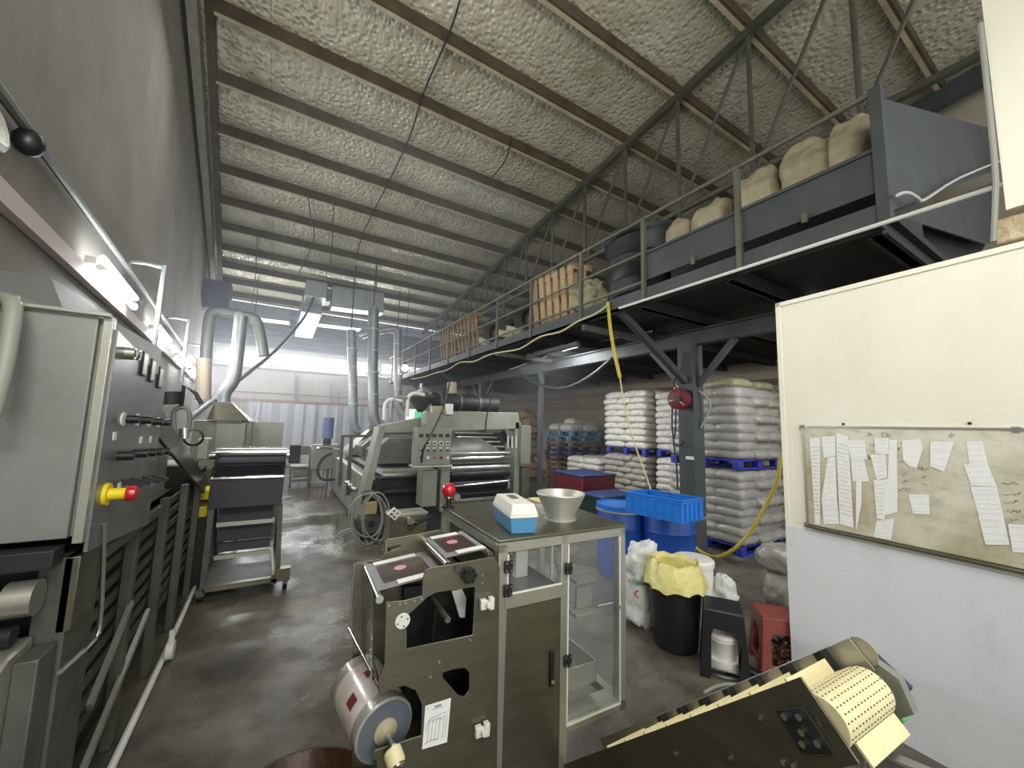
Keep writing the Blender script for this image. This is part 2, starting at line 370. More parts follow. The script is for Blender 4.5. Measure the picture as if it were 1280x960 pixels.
struct(MB().box((9.2, -2, 0), (9.4, 16.5, 7.6)), 'wall_right', M['wall_r'])
b = MB()
for z0 in (2.35, 2.75): b.box((9.1, 2, z0), (9.2, 16, z0+.12))
struct(b, 'trim_4', mat('dull_red_wall_rail', (150, 132, 110), .7))
b = MB().bar((8.85, -2, RZ(-2)-.3), (8.85, 16, RZ(16)-.3), .16, .3); struct(b, 'trim_5', M['mezz'])
# purlins, sag wires
PY = [3.57+1.1*k for k in range(-5, 13)]
for y in PY:
    if y < 16.2:
        PN_ = ORD2 = ['nearest', 'second', 'third', 'fourth', 'fifth', 'sixth', 'seventh', 'eighth', 'ninth', 'tenth', 'eleventh', 'twelfth', 'thirteenth', 'fourteenth', 'fifteenth', 'sixteenth', 'seventeenth', 'eighteenth']
        t = thing('roof_purlin', 'stained steel purlin under the foil roof, %s counted from overhead towards the back wall' % PN_[PY.index(y)], 'roof beam', (3, y, RZ(y)-.2), 'purlins under the foil roof')
        MB().box((WX(y)+.3, y-.035, RZ(y)-.18), (9.1, y, RZ(y)-.005)).build('web', M['purlin'], t); MB().box((WX(y)+.3, y, RZ(y)-.18), (9.1, y+.06, RZ(y)-.165)).build('flange', M['flange'], t)
SW = [(499+60, 0), (512, 171), (480, 240), (455, 289), (440, 345)]
for nm, pts in (('roof_wire', [(575, 0), (561, 43), (530, 115), (512, 171), (487, 225), (455, 289), (445, 322)]),
                ('roof_wire', [(385, 240), (388, 270), (392, 300), (372, 345)]), ('roof_wire', [(417, 245), (416, 290), (413, 330)]),
                ('roof_wire', [(640, 170), (632, 200), (615, 222)]), ('roof_wire', [(322, 290), (318, 360), (312, 395)])):
    t = MB().tube([roofhit(a, c_, .19) for a, c_ in pts], .012, 6)
    o = tag(t.build(nm, M['cable_b']), cat='wire')
    o['label'] = {575: 'longest black wire crossing the purlins in the middle of the foil roof', 385: 'dark wire down the roof to the left of the square duct box',
                  417: 'dark wire hanging above the right side of the square duct box', 640: 'short thin wire under the roof near the truss',
                  322: 'thin wire under the roof in line with the left duct branch'}[pts[0][0]]

# ================================================================ MEZZANINE
XE, XP = 3.57, 5.1                       # outer edge of the walkway, line of posts
b = MB(); b.box((XE+.02, .87, 3.3), (9.2, 15.5, 3.36)); struct(b, 'mezzanine_floor', M['mezz_dk'])
for nm, a0, a1, z0, z1, mm in (('edge_beam', .9, 15.5, 3.2, 3.36, 'mezz'),):
    e = MB(); e.box((XE, a0, z0), (XE+.05, a1, z1)); e.box((XE, a0, z0), (XE+.12, a1, z0+.02)); struct(e, nm, M[mm])
b = MB(); b.box((XP-.07, .9, 2.94), (XP+.07, 15.5, 2.96)); b.box((XP-.07, .9, 3.14), (XP+.07, 15.5, 3.16)); b.box((XP-.012, .9, 2.95), (XP+.012, 15.5, 3.15))
tag(b.build('steel_beam', M['mezz']), 'long grey steel beam carried by the posts below the mezzanine', 'beam')
for i in range(14):
    y = .95+1.08*i
    j = MB(); j.box((XE+.12, y-.03, 3.16), (9.2, y+.03, 3.3)); j.box((XE+.12, y-.06, 3.16), (9.2, y+.06, 3.175))
    tag(j.build('floor_joist', M['mezz_dk']), 'dark steel joist under the mezzanine floor, %s from the near corner' % ORD[i], 'joist', 'joists under the mezzanine')
def post(y, wdt, braces, label):
    t = thing('steel_post', label, 'post', (XP, y, 0))
    s = MB(); h = wdt/2; s.box((XP-h, y-h, 0), (XP+h, y+h, 2.94))
    s.build('column', M['mezz'], t)
    MB().box((XP-h-.06, y-h-.06, 0), (XP+h+.06, y+h+.06, .02)).build('base_plate', M['mezz'], t)
    if braces:
        for sg in (-1, 1): MB().bar((XP, y+sg*h, 2.35), (XP, y+sg*(h+.55), 2.94), .07).build('brace', M['mezz'], t)
        MB().bar((XP-h, y, 2.4), (XE+.1, y, 3.2), .08).build('brace', M['mezz'], t)
    return t
post(3.45, .24, True, 'thick grey steel post with the red hose reel on it')
post(7.21, .09, False, 'thin bare steel post in front of the stacked light blue pallets')
post(10.2, .2, True, 'braced steel post behind the wide grey machine, far end of the mezzanine')
post(13.4, .2, True, 'farthest steel post under the mezzanine near the back wall')
# railing
t = thing('mezzanine_railing', 'olive steel tube railing along the open edge of the mezzanine', 'railing', (XE, .9, 3.36))
for z, r_ in ((4.22, .022), (3.80, .018)):
    MB().tube([(XE, .9 if z > 4 else 3.0, z), (XE, 15.5, z)], r_, 8, 0).build('rail_tube', M['rail'], t)
MB().tube([(XE, 2.98, 3.44), (XE, 15.5, 3.44)], .02, 8, 0).build('rail_tube', M['rail'], t)
for y in (1.88, 2.99, 4.1, 5.39, 6.6, 7.9, 9.2, 10.6, 12, 13.5, 15): MB().bar((XE, y, 3.2), (XE, y, 4.22), .045).build('rail_post', M['rail'], t)
MB().bar((XE, .87, 3.2), (XE, .87, 4.24), .07).build('rail_post', M['mezz'], t)
for y in (2.35, 1.35):
    MB().box((XE-.02, y-.02, 3.42), (XE+.0, y+.02, 3.5)).build('clip', M['rail'], t)
t = thing('kick_panel', 'grey-blue steel sheet panel closing the near end of the railing', 'panel', (XE, 2, 3.36))
MB().box((XE+.02, .9, 3.46), (XE+.035, 2.97, 3.79)).build('sheet', M['mezz'], t)
MB().box((XE+.0, .9, 3.77), (XE+.05, 2.97, 3.80)).build('top_edge', M['mezz'], t)
# corner hopper of sheet steel right of the railing
def YC(x, y, Y): return atY(x, y, Y)
t = thing('steel_chute', 'dark grey-blue sheet steel chute hanging at the near corner of the mezzanine', 'chute', (XE+.2, .87, 3.2))
p = [YC(1093, 120, .87), YC(1165, 140, .87), YC(1243, 162, .87), YC(1247, 212, .87), YC(1110, 265, .87)]
MB().plate(p, (0, .02, 0)).build('side_sheet', M['mezz'], t)
p = [YC(1128, 272, .95), YC(1246, 226, .95), YC(1250, 300, .95), YC(1232, 305, .95)]
MB().plate(p, (0, .02, 0)).build('lower_sheet', M['mezz'], t)
p = [YC(1100, 278, 1.1), YC(1150, 268, 1.1), YC(1232, 306, 1.1), YC(1215, 330, 1.1), YC(1175, 330, 1.1)]
MB().plate(p, (0, .02, 0)).build('gusset', M['mezz_dk'], t)
# lattice girder at the post line
t = thing('roof_truss', 'tall lattice steel truss rising from the mezzanine to the foil roof', 'truss', (XP, 3.57, 5.1))
ch = MB().bar((XP, -1.9, RZ(-1.9)-.23), (XP, 16.3, RZ(16.3)-.23), .1, .12); ch.build('top_chord', M['truss'], t)
MB().tube([(XP, -1.9, 5.1), (XP, 16.3, 5.1)], .045, 10, 0).build('bottom_chord', M['truss'], t)
for k, y in enumerate(PY):
    if -1.9 < y < 16.2:
        z = RZ(y)-.28
        MB().cyl((XP, y, 5.1), (XP, y, z), .032, 8).build('vertical', M['truss'], t)
        if y < 15: MB().cyl((XP+.03, y+.05, z), (XP+.03, y+1.1, 5.1), .024, 8).build('diagonal', M['truss'], t)
for y in (3.57, 9.07): 
    MB().cyl((XP, y, 5.1), (XP, y, 3.36), .045, 8).build('leg', M['truss'], t)
t = thing('inner_handrail', 'second steel handrail seen behind the truss on the mezzanine', 'railing', (7.4, 3, 3.36))
for z in (4.4,): MB().tube([(7.4, 2.6, z), (7.4, 12, z)], .025, 8, 0).build('rail_tube', M['rail'], t)
for y in (2.6, 5, 7.4, 9.8, 12): MB().bar((7.4, y, 3.36), (7.4, y, 4.4), .05).build('rail_post', M['rail'], t)
# white conduit and hoses on the edge
t = MB().tube([(XE-.03, -.2, 3.19), (XE-.03, 3.35, 3.2)], .016, 8, 0)
tag(t.build('conduit', M['pipe_w']), 'straight white conduit along the lower edge of the mezzanine', 'pipe')
pts = [atX(760, 381, XE-.05), atX(745, 392, XE-.05), atX(722, 402, XE-.05), atX(700, 415, XE-.05), atX(675, 421, XE-.05), atX(650, 436, XE-.05), atX(628, 440, XE-.05), atX(610, 444, XE-.05), atX(592, 452, XE-.05), atX(575, 453, XE-.05), atX(560, 462, XE-.05), atX(545, 466, XE-.05), atX(530, 471, XE-.05), atX(515, 474, XE-.05)]
tag(MB().tube(pts, .014, 6).build('cable', M['hose_c']), 'pale yellow cable looping along the mezzanine edge', 'cable')
t = thing('hanging_rope', 'yellow rope hanging down from the mezzanine to the blue crate', 'rope', atX(762, 380, XE-.03))
MB().tube([atX(760, 378, XE-.03), atX(763, 410, XE-.03), atX(768, 440, XE-.03), atX(775, 472, XE-.03)], .022, 7).build('doubled_strand', M['hose_y'], t)
MB().tube([atX(775, 472, XE-.03), atX(783, 520, XE), atX(795, 560, XE+.1), atX(806, 590, XE+.15), atX(815, 617, XE+.2)], .009, 6).build('strand', M['hose_c'], t)
pts = [atX(760, 392, XE+.1), atX(800, 400, 4.2), atX(826, 410, 4.6), atX(850, 440, 4.95)]
tag(MB().tube([atX(637, 462, 5.0), atX(700, 440, 5.0), atX(760, 424, 5.0), atX(815, 414, 5.0)], .014, 6).build('conduit', M['pipe_w']), 'thin white conduit on the beam over the thin steel post', 'pipe')
tag(MB().tube([atX(650, 467, 5.0), atX(668, 478, 4.9), atX(700, 486, 4.9), atX(735, 472, 4.9), atX(765, 448, 4.9)], .03, 8).build('hose', M['cable_b']), 'thick black hose sagging beside the thin steel post', 'hose')
for (x, y, lb_) in ((729, 404, 'cross beam coloured as if lit, under the walkway beside the hanging rope'), (620, 447, 'cross beam coloured as if lit, under the walkway above the braced post')):
    q = atX(x, y, XE+.06); tag(MB().bar((q.x, q.y, 3.13), (5.02, q.y, 3.13), .06, .08).build('cross_beam', M['rail']), lb_, 'beam')  # paler steel than the joists, their lit look put into the colour
for (y, x, lb_) in ((5.8, 4.3, 'added lamp body under the mezzanine at the fill light over the sacks'), (1.6, 5.2, 'added lamp body at the fill light under the near end of the mezzanine')):
    tag(MB().box((x-.04, y-.8, 3.1), (x+.04, y+.8, 3.17)).build('batten', M['pipe_g']), lb_, 'added light fitting')  # lamp bodies added to go with the mezzanine fill lights
# partition and its upper part
PA = R(4.1); PD = V((math.sin(PA), math.cos(PA), 0)); PN = V((-math.cos(PA), math.sin(PA), 0)); P0 = V((3.18, 1.42, 0))
def atP(x, y, off=0): return hit(x, y, P0+PN*off, PN)
def onP(s, z, off=0): return P0+PD*s+PN*off+V((0, 0, z))
b = MB().obox(onP(-4, 1.045, -.06), PD*4, PN*.06, (0, 0, 1.635)); struct(b, 'wall_partition', M['board_up'])
b = MB().obox(onP(-4, 0, -.06), PD*4.0, PN*.075, (0, 0, 1.045)); struct(b, 'wall_partition_lower', M['board_lo'])
b = MB().obox(onP(-4, 2.65, 0), PD*4, PN*.012, (0, 0, .03)); b.obox(onP(-.03, 1.045, 0), PD*.03, PN*.012, (0, 0, 1.635)); struct(b, 'trim_6', M['board_up'])
b = MB().obox(onP(-4.2, 2.86, -.1), PD*3.08, PN*.12, (0, 0, 4)); struct(b, 'wall_upper', M['board_up'])
b = MB().obox(onP(-4, 2.7, -.3), PD*2.93, PN*.3, (0, 0, .13)); tag(b.build('ledge_block', M['brick'], bevel=.01), 'rough cream block lying on top of the partition under the upper wall', 'block')
pt = atP(1243, 160, .02)
tag(MB().tube([atP(1240, 158, .03)+V((0,0,.6)), atP(1243, 200, .03), atP(1244, 250, .03), atP(1242, 302, .03)], .012, 8).build('drop_pipe', M['cable_g']), 'upright grey pipe in front of the steel chute at the right', 'pipe')
tag(MB().tube([YC(1122, 244, .8), YC(1130, 241, .8), YC(1138, 242, .8), YC(1148, 248, .8), YC(1157, 249, .8), YC(1200, 222, .8), YC(1256, 199, .8)], .012, 8).build('conduit', M['pipe_w']), 'bent grey-white conduit crossing the steel chute', 'pipe')
# ================================================================ THE PACKING MACHINE (near, centre)
MA = R(-2.6); ex = V((math.cos(MA), math.sin(MA), 0)); ey = V((-math.sin(MA), math.cos(MA), 0)); MO = V((.868, 1.52, 0))
def mp(a, b, z): return MO+ex*a+ey*b+V((0, 0, z))           # a along the front, b away from the camera
def onF(x, y, b=0): return hit(x, y, mp(0, b, 0), ey)        # front plane of the machine
def onS(x, y, a=0): return hit(x, y, mp(a, 0, 0), ex)
W_, D_, T_ = .745, .80, 1.2
def mbox(a0, a1, b0, b1, z0, z1, mb=None):
    mb = mb or MB(); return mb.obox(mp(a0, b0, z0), ex*(a1-a0), ey*(b1-b0), (0, 0, z1-z0))
pk = thing('packing_machine', 'stainless steel packing machine with clear doors in the middle foreground', 'machine', mp(.37, .4, 0))
F_ = .045
fr = MB()
for a0 in (0, W_-F_): 
    for b0 in (0, D_-F_): mbox(a0, a0+F_, b0, b0+F_, 0 if a0 == 0 else .3, T_-.02, fr)
mbox(.335, .38, 0, F_, 0, T_-.02, fr); mbox(.335, .38, D_-F_, D_, 0, T_-.02, fr)
mbox(0, W_, 0, F_, T_-.06, T_-.015, fr); mbox(0, W_, D_-F_, D_, T_-.06, T_-.015, fr)
mbox(0, F_, F_, D_-F_, T_-.06, T_-.015, fr); mbox(W_-F_, W_, F_, D_-F_, T_-.06, T_-.015, fr)
mbox(.38, W_, 0, F_, .3, .345, fr); mbox(.38, W_, D_-F_, D_, .3, .345, fr); mbox(W_-F_, W_, F_, D_-F_, .3, .345, fr)
mbox(0, .335, D_-F_, D_, .3, .34, fr)
fr.build('frame', M['steel_lt'], pk, bevel=.003)
tp = mbox(-.006, W_+.006, -.006, D_+.006, T_-.015, T_); tp.build('top_plate', M['steel'], pk, bevel=.003)
mbox(.47, .474, .22, .80, T_, T_+.002).build('top_seam', M['pipe_w'], pk)
d1 = mbox(F_, .335, .004, .02, .1, .905); dr = d1.build('lower_door', M['steel'], pk, bevel=.003)
mbox(.275, .297, -.012, .004, .53, .68).build('handle', M['black'], dr, bevel=.004)
mbox(.279, .293, -.016, -.011, .545, .56).build('latch', M['steel_lt'], dr)
mbox(F_-.01, .34, -.004, .012, .905, .965).build('door_rail', M['steel_lt'], pk, bevel=.002)
d2 = MB(); mbox(F_, .335, -.004, .002, .965, 1.135, d2); u = d2.build('upper_window', M['acrylic'], pk)
d3 = MB(); mbox(.37, W_-.04, -.004, .002, .335, 1.14, d3); u2 = d3.build('tall_clear_door', M['acrylic'], pk)
edge = MB(); mbox(.37, .376, -.006, .003, .335, 1.14, edge); mbox(.37, W_-.04, -.006, .003, .333, .339, edge); mbox(W_-.046, W_-.04, -.006, .003, .335, 1.14, edge)
edge.build('door_edge', M['pipe_w'], u2)
edge = MB(); mbox(F_-.004, F_+.002, -.006, .003, .965, 1.135, edge); mbox(F_, .335, -.006, .003, .963, .969, edge); edge.build('window_edge', M['pipe_w'], u)
def knobm(a, z, par):
    MB().cyl(mp(a, -.005, z), mp(a, -.02, z), .011, 14).build('pull_knob', M['chrome'], par)
knobm(.305, 1.045, u); knobm(W_-.065, .80, u2)
def hinge(a, z, par):
    h = MB(); mbox(a-.02, a-.002, -.014, -.002, z-.025, z+.025, h); mbox(a+.002, a+.02, -.014, -.002, z-.025, z+.025, h); h.cyl(mp(a, -.012, z-.025), mp(a, -.012, z+.025), .005, 8)
    o = h.build('hinge', M['black'], par, bevel=.002)
    s = MB()
    for da in (-.012, .012):
        for dz in (-.016, .016): s.cyl(mp(a+da, -.014, z+dz), mp(a+da, -.0165, z+dz), .0038, 8)
    s.build('hinge_screws', M['chrome'], o)
hinge(.045, 1.085, pk); hinge(.045, .985, pk); hinge(.372, 1.03, pk); hinge(.372, .62, pk)
# side wall towards the film feeder, back panel pieces, inner parts
mbox(0, .004, F_, D_-F_, .15, .95).build('side_panel', M['steel'], pk)
mbox(F_, .335, D_-.02, D_-.015, .1, T_-.06).build('back_panel', M['steel'], pk)
mbox(.335, .339, F_, D_-F_, .1, .95).build('inner_wall', M['steel'], pk)
mbox(F_, .335, .05, D_-.06, .93, .94).build('inner_shelf', M['steel'], pk)
i1 = MB(); mbox(.08, .13, .18, .2, 1.0, 1.11, i1); mbox(.2, .27, .2, .24, .94, 1.12, i1); mbox(.10, .115, .16, .18, 1.03, 1.06, i1)
i1.build('inner_bracket', M['pad_white'], pk, bevel=.004)
i1 = MB()
for (x0_, y0_, x1_, y1_, b0_, dd_) in ((721, 722, 746, 732, .22, .1), (721, 732, 740, 762, .24, .02), (721, 764, 744, 774, .2, .14)):
    p_, q_ = onF(x0_, y1_, b0_), onF(x1_, y0_, b0_); i1.obox(p_, ex*(q_-p_).dot(ex), ey*dd_, (0, 0, q_.z-p_.z))
i1.build('sealing_jaw', M['machine_grey'], pk, bevel=.004)
MB().cyl(onF(746, 757, .28), onF(770, 752, .28), .009, 8).build('rod', M['chrome'], pk)
tr = MB(); mbox(.38, .64, .1, .105, .40, .50, tr); mbox(.38, .64, .45, .455, .40, .50, tr); mbox(.635, .64, .1, .455, .40, .50, tr); mbox(.38, .64, .1, .455, .40, .404, tr); mbox(.42, .44, .1, .455, .45, .47, tr)
tr.build('tray', M['steel_lt'], pk)
mbox(.385, W_-.05, .03, .1, .345, .35).build('bottom_lip', M['steel_lt'], pk)
mbox(.62, .635, .5, .515, .5, 1.14).build('rear_upright', M['pad_white'], pk)
# clear right side and back panes
mbox(W_-.006, W_-.002, F_, D_-F_, .345, 1.14).build('side_pane', M['acrylic'], pk)
mbox(.38, W_-F_, D_-.02, D_-.016, .345, 1.14).build('back_pane', M['acrylic'], pk)
mbox(W_, W_+.008, .01, .035, .96, 1.02).build('latch', M['black'], pk)
# -------- film feeder: two side plates joined by rollers, with the film web on top
ff = thing('film_feeder', 'stainless film unwinding frame with printed film over rollers left of the packing machine', 'film feeder', mp(-.25, .3, 0))
P = lambda x, y: onF(x, y, -.01)
outer = [P(617, 695), P(624, 708), P(622, 960)+V((0, 0, -.33)), P(488, 960)+V((0, 0, -.33)), P(470, 950), P(464, 945), P(467, 937), P(526, 918), P(527, 880), P(519, 862), P(505, 856), P(485, 862), P(478, 870), P(473, 866), P(472, 850), P(480, 830), P(481, 790), P(482, 752), P(505, 750), P(527, 744), P(528, 722), P(531, 712), P(538, 709), P(580, 702), P(612, 696)]
hole1 = [P(508, 810), P(508, 770), P(535, 745), P(545, 740), P(593, 733), P(590, 793)]
hole2 = [P(553, 846), P(553, 840), P(565, 836), P(580, 834), P(586, 840), P(586, 860), P(580, 870), P(572, 868)]
pl = MB().plate(outer, ey*-.006, [hole1, hole2]); near = pl.build('near_side_plate', M['steel'], ff, bevel=.0015)
Q = lambda x, y: onF(x, y, .36)
outer = [Q(553, 664), Q(560, 670), Q(560, 960), Q(440, 960), Q(441, 760), Q(443, 704), Q(475, 699), Q(481, 690), Q(481, 678), Q(486, 674), Q(520, 668), Q(548, 662)]
pl = MB().plate(outer, ey*.006, [[Q(486, 684), Q(500, 681), Q(502, 684), Q(488, 688)]]); pl.build('far_side_plate', M['steel'], ff, bevel=.0015)
def roller(x, y, r, m='chrome', nm='roller', ext=.0, x2=None, y2=None):
    a = onF(x, y, 0); b_ = a+ey*.36 if x2 is None else onF(x2, y2, .36)
    o = MB().cyl(a-ey*ext, b_, r, 18).build(nm, M[m], ff, bevel=0); return a, b_
A1, B1_ = roller(474, 748, .014); A2, B2_ = roller(560, 705, .013); A3, B3_ = roller(613, 693, .012)
A4, B4_ = roller(473, 858, .010, ext=.0)
A5, B5_ = roller(560, 775, .012, 'steel_dk')
up = V((0, 0, 1))
def web(pa, pb, m, nm, off=.015, w0=.03, w1=.33, th=.0015):
    n_ = (pb-pa).cross(ey).normalized()
    if n_.z < 0: n_ = -n_
    return MB().obox(pa+ey*w0+n_*off, pb-pa, ey*(w1-w0), n_*th).build(nm, M[m], ff), n_
web(A1, A2+ex*.0-up*.06, 'film', 'film_web'); fw_, fn = web(A2, A3, 'film', 'film_web')
w3 = MB().obox(A1+ey*.03-ex*.016, (A4-A1), ey*.3, ex*-.0015); w3.build('hanging_film', M['film_edge'], ff)
# printed pictures and labels on the web
def patch(pa, pb, s0, s1, t0, t1, m, nm, lift=.0185):
    d_ = pb-pa; n_ = d_.cross(ey).normalized(); n_ = n_ if n_.z > 0 else -n_
    return MB().obox(pa+d_*s0+ey*t0+n_*lift, d_*(s1-s0), ey*(t1-t0), n_*.0008).build(nm, M[m], ff)
M['print_pink'] = mat('printed_pink', (206, 150, 158), .3)
M['print_brown'] = mat('printed_dark_brown', (70, 52, 52), .2, 0, (48, 38, 38), 12, .5, coat=.4)
for pa, pb in ((A2, A3), (A1, A2-up*.06)):
    patch(pa, pb, .12, .86, .08, .27, 'print_brown', 'printed_picture')
    patch(pa, pb, .3, .98, .035, .075, 'paper', 'printed_label', .0195); patch(pa, pb, .1, .8, .285, .325, 'paper', 'printed_label', .0195)
    p_ = pa+(pb-pa)*.45+ey*.19; n_ = (pb-pa).cross(ey).normalized(); n_ = n_ if n_.z > 0 else -n_
    MB().lathe([(.026, .0205), (.026, .0215), (0.001, .0215)], p_, n_, 16).build('printed_spot', M['print_pink'], ff)
# guide rods running back from the lower corner
ff2 = MB().cyl(onF(473, 858, -.01), onF(436, 785, .36), .006, 10); ff2.build('guide_rod', M['chrome'], ff)
ff2 = MB().cyl(onF(437, 785, .36), onF(443, 705, .36), .005, 10); ff2.build('guide_rod', M['steel_lt'], ff)
# knob, bearing cap, bolts
k0 = onF(584, 717, -.02)
kb = MB().cyl(onF(584, 717, 0), k0-ey*.015, .02, 14); kb.build('adjusting_shaft', M['steel_dk'], ff)
kk = MB().cyl(k0-ey*.015, k0-ey*.035, .026, 12)
for i in range(6):
    t_ = i*math.pi/3; c_ = k0-ey*.015+ex*.024*math.cos(t_)+up*.024*math.sin(t_); kk.cyl(c_, c_-ey*.02, .0085, 10)
kk.build('star_knob', M['black'], ff)
kk = MB().cyl(onF(572, 712, -.012), onF(572, 712, -.03), .012, 12); kk.build('small_knob', M['black'], ff)
c_ = onF(503, 776, -.016); cap = MB().cyl(c_+ey*.004, c_-ey*.006, .028, 28); cp = cap.build('round_bearing_cap', M['pad_white'], ff, bevel=.002)
s_ = MB()
for i in range(4):
    t_ = i*math.pi/2+.3; q_ = c_-ey*.006+ex*.019*math.cos(t_)+up*.019*math.sin(t_); s_.cyl(q_, q_-ey*.001, .003, 8)
s_.build('cap_screws', M['black'], cp)
s_ = MB()
for (x, y) in ((486, 757), (500, 755), (507, 754), (518, 751), (527, 749), (549, 828), (538, 846), (603, 719), (603, 729), (588, 800)):
    q_ = onF(x, y, -.016); s_.cyl(q_, q_-ey*.003, .0048, 8)
s_.build('bolt_heads', M['chrome'], ff)
q_ = onF(474, 748, -.016); MB().cyl(q_, q_-ey*.012, .014, 16).build('roller_end', M['steel_lt'], ff)
# inner white wedge and tie bar behind the window cut-out
w_ = [onF(565, 740, .12), onF(578, 737, .12), onF(583, 748, .12), onF(581, 772, .12), onF(575, 772, .12)]
MB().plate(w_, ey*.012).build('white_wedge', M['pad_white'], ff)
MB().cyl(onF(545, 745, .2), onF(540, 830, .2), .012, 10).build('inner_post', M['machine_dark'], ff)
bk = MB().plate([onF(505, 735, .3), onF(610, 720, .3), onF(610, 900, .3), onF(505, 900, .3)], ey*.004); bk.build('inner_sheet', M['machine_dark'], ff)
# clamps that lock the feeder to the cabinet
for (x, y) in ((607, 753), (601, 910)):
    c_ = onF(x, y, -.02); cl = MB(); cl.obox(c_-ex*.03-up*.02, ex*.028, ey*-.022, up*.04); cl.obox(c_+ex*.008-up*.024, ex*.022, ey*-.026, up*.048); cl.cyl(c_-ex*.01-ey*.012, c_+ex*.02-ey*.012, .012, 12)
    cl.cyl(c_-ey*.02, c_-ey*.04, .011, 12); cl.build('clamp', M['pad_white'], ff, bevel=.003)
# printed notice on the side plate
nt_ = [P(531, 881), P(563, 871), P(558, 926), P(527, 935)]
n0 = MB().plate([p-ey*.0065 for p in nt_], ey*-.001).build('notice', M['paper'], ff)
def quad_uv(q, u, v): return (q[0]*(1-u)+q[1]*u)*(1-v)+(q[3]*(1-u)+q[2]*u)*v
ink = MB(); off = ey*-.0085
def stroke(q, pts, r=.0007, off=off, mb=None):
    (mb or ink).tube([quad_uv(q, a, b)+off for a, b in pts], r, 4, 0)
for v in (.07, .085): stroke(nt_, [(.36, v), (.62, v)], .0016)
stroke(nt_, [(.3, .13), (.7, .13)]); stroke(nt_, [(.08, .05), (.08, .09), (.13, .09)])
for u in (.2, .34, .48, .62, .8): stroke(nt_, [(u, .35), (u-.03, .88)])
stroke(nt_, [(.12, .5), (.2, .34), (.85, .28), (.9, .4), (.88, .8)]); stroke(nt_, [(.12, .5), (.1, .62)]); stroke(nt_, [(.1, .9), (.22, .84), (.5, .84), (.6, .86)]); stroke(nt_, [(.2, .36), (.3, .42), (.5, .38), (.7, .42), (.8, .36)])
ink.build('notice_drawing', mat('pale_ink', (120, 124, 124), .7), n0)
# film roll on its shaft
RA, RB = onF(488, 925, -.015), onF(446, 850, .36)
ax = (RB-RA).normalized(); RA0 = RA+ax*.05
fl = thing('film_roll', 'large roll of clear printed film at the lower left of the feeder', 'film roll', RA0)
MB().lathe([(.03, 0), (.104, 0), (.11, .006), (.11, .32), (.104, .326), (.03, .326)], RA0, ax, 40).build('wound_film', mat('wound_clear_film', (176, 174, 166), .22, .15, (120, 118, 112), 7, .8, .35, 16, .5, coat=.5), fl)
MB().lathe([(.1105, .05), (.1112, .055), (.1112, .26), (.1105, .265)], RA0, ax, 40).build('printed_wrap', mat('white_printed_wrap', (214, 210, 202), .25, 0, (176, 150, 140), 7, .5, coat=.4, detail=2), fl)
MB().lathe([(.001, -.02), (.02, -.02), (.032, -.012), (.032, 0), (.044, .0), (.044, -.006), (.03, -.012)], RA0, ax, 24).build('core_hub', M['sack_tan'], fl)
MB().lathe([(.044, -.001), (.102, -.001), (.102, .002)], RA0, ax, 32).build('end_face', mat('blue_grey_film_end', (96, 104, 110), .4, 0, (74, 80, 86), 5, .5), fl)
MB().cyl(RA-ax*.03, RB, .009, 10).build('shaft', M['chrome'], fl)
ec = thing('shaft_cap', 'cream round cap on the shaft end below the film roll', 'cap', onF(495, 950, -.03))
MB().lathe([(.028, 0), (.032, .01), (.032, .05), (.024, .056), (.001, .056)], onF(497, 958, -.07), (onF(489, 935, -.02)-onF(497, 958, -.07)), 24).build('cup', M['cream_belt'], ec)
MB().lathe([(.001, -.004), (.014, -.004), (.016, .004)], onF(497, 958, -.075), (onF(489, 935, -.02)-onF(497, 958, -.07)), 16).build('bolt', M['chrome'], ec)
f0 = ax.orthogonal().normalized(); f1 = ax.cross(f0)
M['print_red'] = mat('printed_red_brown', (132, 58, 50), .35, 0, (96, 40, 36), 30, .6)
def wrap_patch(s0, s1, t0, t1, r_=.1122):
    vs = []; n_ = 10
    for k in range(n_+1):
        t_ = t0+(t1-t0)*k/n_; d_ = f0*math.cos(t_)+f1*math.sin(t_); vs += [RA0+ax*s0+d_*r_, RA0+ax*s1+d_*r_, RA0+ax*s0+d_*(r_+.0008), RA0+ax*s1+d_*(r_+.0008)]
    fs = []
    for k in range(n_): a4 = 4*k; fs += [(a4, a4+4, a4+5, a4+1), (a4+2, a4+3, a4+7, a4+6), (a4, a4+2, a4+6, a4+4), (a4+1, a4+5, a4+7, a4+3)]
    fs += [(0, 1, 3, 2), (4*n_, 4*n_+2, 4*n_+3, 4*n_+1)]
    return MB().add(vs, fs).build('printed_mark', M['print_red'], fl)
tc_ = (CAM-(RA0+ax*.16)); tu = math.atan2(tc_.dot(f1), tc_.dot(f0))
wrap_patch(.10, .15, tu-.62, tu-.25); wrap_patch(.16, .20, tu+.28, tu+.6)
# rusty round bowl on the floor
bp_ = atZ(395, 985, .12)
rb = MB().lathe([(.001, .01), (.24, .01), (.30, .10), (.31, .12), (.325, .12), (.315, .10), (.25, 0), (.001, 0)], V((.19, 1.92, 0)), n=36)
